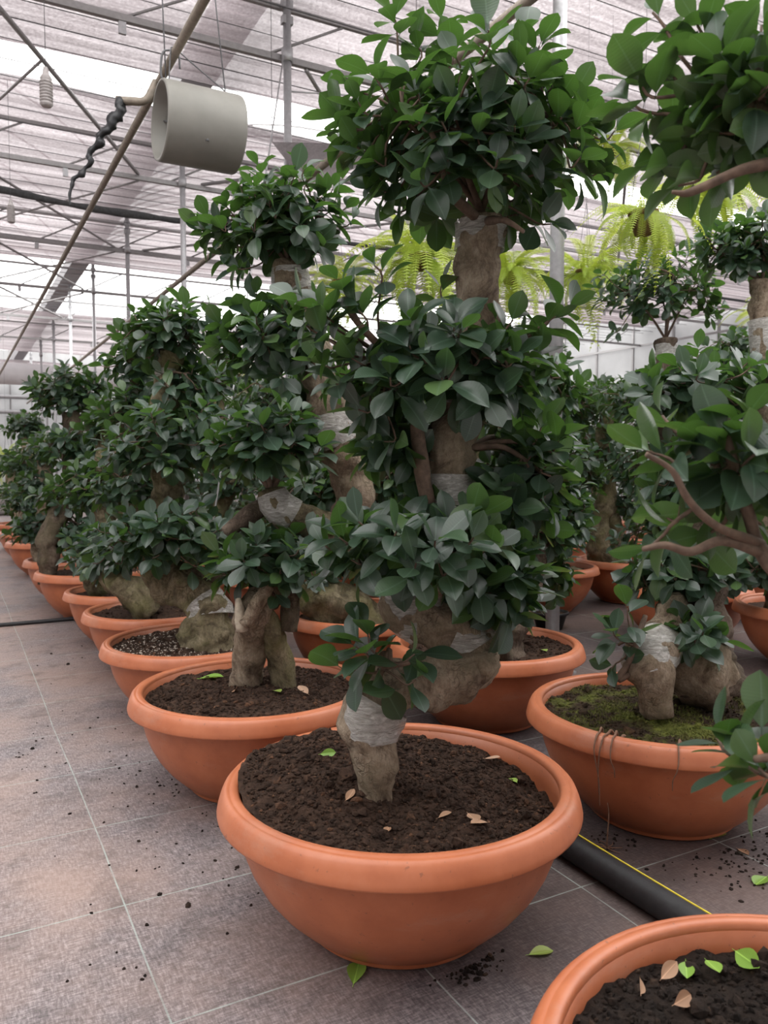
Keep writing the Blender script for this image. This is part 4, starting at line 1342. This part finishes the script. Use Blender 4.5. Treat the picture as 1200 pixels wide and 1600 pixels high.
# ------------------------------------------------------------------ hanging ferns
def frond_mesh(length, npair, lw, sag):
    V, UV, Fc = [], [], []

    def cp(s):
        return np.array([length * (s - .28 * s * s), 0, length * (.45 * s - sag * s * s)])
    for i in range(npair):
        s = .08 + .92 * i / npair
        c_ = cp(s)
        tg = unit(cp(s + .02) - cp(s - .02))
        ll = lw * math.sin(math.pi * (.12 + .86 * s)) ** .8
        for sd in (-1, 1):
            b_ = len(V)
            tipv = c_ + np.array([tg[0] * .25 * ll, sd * ll, tg[2] * .25 * ll - .12 * ll])
            w_ = tg * (length / npair * .25)
            V += [c_ - w_, c_ + w_, (c_ + tipv) / 2 + w_ * 1.1, tipv, (c_ + tipv) / 2 - w_ * .9]
            UV += [(.3, 0), (.7, 0), (.8, .5), (.5, 1), (.2, .5)]
            Fc.append(tuple(range(b_, b_ + 5)) if sd > 0 else tuple(range(b_ + 4, b_ - 1, -1)))
    for i in range(8):
        a, b2 = cp(i / 8), cp((i + 1) / 8)
        b_ = len(V)
        r = .003
        V += [a + [0, -r, 0], a + [0, r, 0], b2 + [0, r, 0], b2 + [0, -r, 0], a + [0, 0, r], b2 + [0, 0, r]]
        UV += [(.5, .5)] * 6
        Fc += [(b_, b_ + 1, b_ + 2, b_ + 3), (b_, b_ + 3, b_ + 5, b_ + 4), (b_ + 1, b_ + 4, b_ + 5, b_ + 2)]
    return V, UV, Fc


FRONDS = [mesh_with_uv('frond', *frond_mesh(1.0, 30, .1, s), t, 'fern_leaf') for s, t in ((.55, .3), (.95, .6), (1.3, .9), (.75, .75))]


def fern(px, py, d, size, n, label, droop=0):
    c_ = P(px, py, d)
    t = empty('hanging_fern', c_, label, 'fern')
    v, f = lathe([(0, -.1), (.04, -.1), (.07, 0), (.075, 0), (.075, .012), (.065, .012), (.06, -.01), (0, -.005)], 20)
    obj('basket', v, f, 'root_brown', t)
    for k in range(3):
        a = k * 2.094
        tube_obj('hanger', [(.07 * math.cos(a), .07 * math.sin(a), 0), (0, 0, .5)], .002, 'fan_dark', t, 4, 1)
    tube_obj('wire', [(0, 0, .49), (0, 0, HS + .05 - c_[2])], .0012, 'fan_dark', t, 4, 1)
    for k in range(n):
        o = bpy.data.objects.new('frond', rnd.choice(FRONDS))
        COL.objects.link(o)
        o.parent = t
        s = size * rnd.uniform(.65, 1.1)
        o.scale = (s, s, s)
        o.location = (.04 * math.cos(k * 2.4), .04 * math.sin(k * 2.4), 0)
        o.rotation_euler = (rnd.uniform(-.3, .3), rnd.uniform(-.9, 1.0) + droop, k * 2.4 + rnd.uniform(-.2, .2))
    return t


fern(655, 400, 5.6, .62, 80, 'bright yellow-green hanging fern behind the trunk of the first tree')
fern(530, 440, 8.2, .66, 60, 'bright hanging fern showing left of the first trunk')
fern(795, 425, 6.7, .62, 70, 'bright hanging fern between the first trunk and the post')
fern(915, 425, 5.8, .5, 80, 'yellow-green hanging fern just beyond the nearest post')
fern(1005, 335, 3.95, .36, 60, 'drooping hanging fern with a brown basket below the big dark leaves', .3)
fern(1120, 290, 5.7, .58, 60, 'feathery hanging fern behind the large-leaved branches')
fern(955, 230, 7.6, .6, 50, 'high hanging fern peeping out between two leafy crowns')
fern(365, 580, 10.9, .6, 40, 'yellow-green hanging fern glimpsed through the second tree')
fern(1200, 490, 6.4, .45, 30, 'hanging fern behind the smooth pale neck')
fern(10, 715, 14, .7, 30, 'light green fern at the far end of the aisle')

# ------------------------------------------------------------------ small black pot
p = at_height(868, 988, 0)
bp = empty('nursery_pot', (p[0] + .05, p[1] + .12, 0), 'small black plastic pot of soil on the mat behind the reddish peat pot', 'pot')
v, f = lathe([(0, 0), (.085, 0), (.115, .1), (.125, .1), (.128, .115), (.115, .118), (.11, .1), (.083, .012), (0, .012)], 40)
obj('shell', v, f, 'black_plastic', bp)
V, Fc = lathe([(.0, .104), (.04, .108), (.08, .1), (.112, .096)], 30)
V = [(x, y_, z + .006 * noise.noise(Vector((x * 60, y_ * 60, 0)))) for x, y_, z in V]
so = obj('soil', V, Fc, 'peat_soil', bp)
mb = MB()
clods(mb, 200, .1, lambda x, y_: .1, .003, .008)
o = mb.build('soil_crumb', 'peat_soil', so, False)
o['kind'] = 'stuff'


# ------------------------------------------------------------------ litter
def litter(tree, px, py, size, material, label, name='fallen_leaf', shape=0, roll=0., curl=0., turn=None):
    """a leaf lying on the soil of a pot (tree given) or on the floor"""
    if tree:
        R0 = np.array(tree['root'].location)
        z = .33
        for _ in range(6):
            p = at_height(px, py, z)
            z = tree['zf'](p[0] - R0[0], p[1] - R0[1])
    else:
        p = at_height(px, py, .002)
        z = .002
    tv, tuv, tf = leaf_template(7, 2, .25, -.03 - curl * .6, .5, 1.0)
    tv = tv - np.array([.5, 0, 0])
    me = mesh_with_uv('fallen_leaf', tv, tuv, tf, rnd.uniform(.2, 1), material)
    o = bpy.data.objects.new(name, me)
    COL.objects.link(o)
    o.scale = (size,) * 3
    o.rotation_euler = (roll, rnd.uniform(-.15, .15), rnd.uniform(0, 6.28) if turn is None else turn)
    wv = np.array([o.rotation_euler.to_matrix() @ Vector(v * size) for v in tv])
    if tree:        # settle among the crumbs: the lowest points press a little into the soil
        need = np.array([tree['zf'](p[0] + v[0] - R0[0], p[1] + v[1] - R0[1]) - v[2] for v in wv])
        zc = np.quantile(need, .9) + (.010 if tree is TF else .004)
    else:
        zc = -wv[:, 2].min() + .0005
    o.location = (p[0], p[1], zc)
    return tag(o, label, 'leaf')


litter(T1, 511, 1183, .045, 'fallen_green_leaf', 'small bright yellow-green leaf standing in the first pot', roll=1.0, turn=math.atan2(RT[1], RT[0]))
litter(T1, 546, 1250, .042, 'dry_leaf', 'curled tan dry leaf below the first trunk', curl=.5)
litter(T1, 606, 1304, .034, 'dry_leaf', 'small pale dry leaf near the front rim of the first pot')
litter(T1, 738, 1285, .06, 'dry_leaf', 'larger pinkish dry leaf at the front right of the first pot', curl=.3)
litter(T1, 750, 1296, .05, 'dry_leaf', 'pinkish dry leaf beside the larger pinkish one')
litter(T1, 694, 1278, .04, 'dry_leaf', 'thin rust-brown dry leaf in the first pot')
litter(T1, 803, 1224, .045, 'fallen_green_leaf', 'torn green leaf on the right of the first pot')
litter(T1, 768, 1194, .05, 'dry_leaf', 'dry tan leaf by the back rim of the first pot', curl=.3)
litter(T2, 328, 1062, .1, 'fallen_green_leaf', 'large yellowing leaf by the back rim of the two-legged tree pot', turn=math.atan2(RT[1], RT[0]))
litter(T2, 432, 1085, .06, 'fallen_green_leaf', 'green leaf lying at the foot of the two root legs')
litter(T2, 368, 1080, .05, 'dry_leaf', 'pinkish dry leaf left of the two root legs', roll=.8)
litter(T2, 475, 1083, .07, 'dry_leaf', 'brown curled leaf right of the two root legs', curl=.3)
litter(TB, 849, 1021, .06, 'fallen_green_leaf', 'pale green leaf on the reddish peat')
litter(TF, 1112, 1530, .05, 'fallen_green_leaf', 'spotted pale green leaf on the blackish soil', shape=1)
litter(TF, 1165, 1512, .07, 'fallen_green_leaf', 'folded green leaf at the back rim above the blackish soil', roll=.7)
litter(TF, 1072, 1524, .05, 'fallen_green_leaf', 'dark green leaf half buried in the blackish soil')
litter(TF, 1000, 1556, .04, 'dry_leaf', 'orange-brown dry leaf standing by the clod of blackish soil', roll=1.1)
litter(TF, 1040, 1535, .045, 'dry_leaf', 'twisted pale dry leaf on the blackish soil', curl=.6, roll=.6)
litter(TF, 1064, 1575, .045, 'dry_leaf', 'pink dry leaf at the front of the blackish soil', roll=.9)
litter(None, 556, 1522, .085, 'fallen_green_leaf', 'green leaf on the mat under the first pot')
litter(None, 843, 1489, .07, 'fallen_green_leaf', 'green leaf on the mat beside the half-seen pot')
litter(None, 1120, 1306, .08, 'fallen_green_leaf', 'yellowish leaf on the mat under the mossy pot')
litter(None, 1190, 1375, .08, 'fallen_green_leaf', 'yellow-green leaf on the mat beyond the drain pipe')
litter(None, 1160, 1330, .05, 'dry_leaf', 'small brown dry leaf on the mat beyond the drain pipe')

# crumbs of soil scattered over the mat, too many to count
mb = MB()
pts = []
for (cx, cy, sx, sy, n) in [(150, 1160, 60, 30, 26), (300, 1230, 60, 25, 60), (720, 1512, 30, 12, 90), (400, 1340, 40, 30, 20), (1150, 1340, 60, 30, 120), (190, 1520, 30, 12, 8), (60, 1190, 50, 30, 14), (880, 1300, 40, 20, 20), (120, 1030, 40, 20, 16), (960, 1310, 20, 12, 30), (250, 1320, 120, 80, 30)]:
    for k in range(n):
        px, py = rnd.gauss(cx, sx), rnd.gauss(cy, sy)
        if px < -50 or py < 900:
            continue
        for _ in range(60):
            p = at_height(px, py, 0)
            if not (any(math.hypot(p[0] - t_['root'].location[0], p[1] - t_['root'].location[1]) < .255 for t_ in TREES)
                    or abs(p[0] - 1.495) < .056 or abs(p[1] - 6.0) < .04 or math.hypot(p[0] - bp.location[0], p[1] - bp.location[1]) < .12):
                pts.append(p)
                break
            px, py = rnd.gauss(cx, sx), rnd.gauss(cy, sy)
for p in pts:
    tmp = MB()
    clods(tmp, 1, .001, lambda x, y_: 0, .002, .006)
    mb.add(np.array(tmp.v) + np.array([p[0], p[1], 0]), tmp.f)
o = mb.build('soil_crumb', 'dark_soil', None, False)
o['kind'] = 'stuff'
tag(o, 'dark soil crumbs scattered over the ground cover mat', 'soil')
# dry root clump dropped on the mat under the mossy pot
c_ = at_height(948, 1326, 0)
t = empty('root_clump', c_, 'dry brown root sprig dropped on the mat by the mossy pot', 'root')
for k in range(7):
    a = k * .9
    tube_obj('root', [(0, 0, .003), (.02 * math.cos(a), .02 * math.sin(a), .006), (.045 * math.cos(a + .4), .045 * math.sin(a + .4), .003)], [.0025, .001], 'root_brown', t, 5, 4)
tube_obj('root', [(0, 0, .003), (-.004, -.006, .05), (.002, -.004, .1), (.0, .0, .135)], [.003, .0012], 'root_brown', t, 5, 4)
print('TREES', len(TREES), 'LEAVES', len(allL), 'OBJS', len(bpy.data.objects))
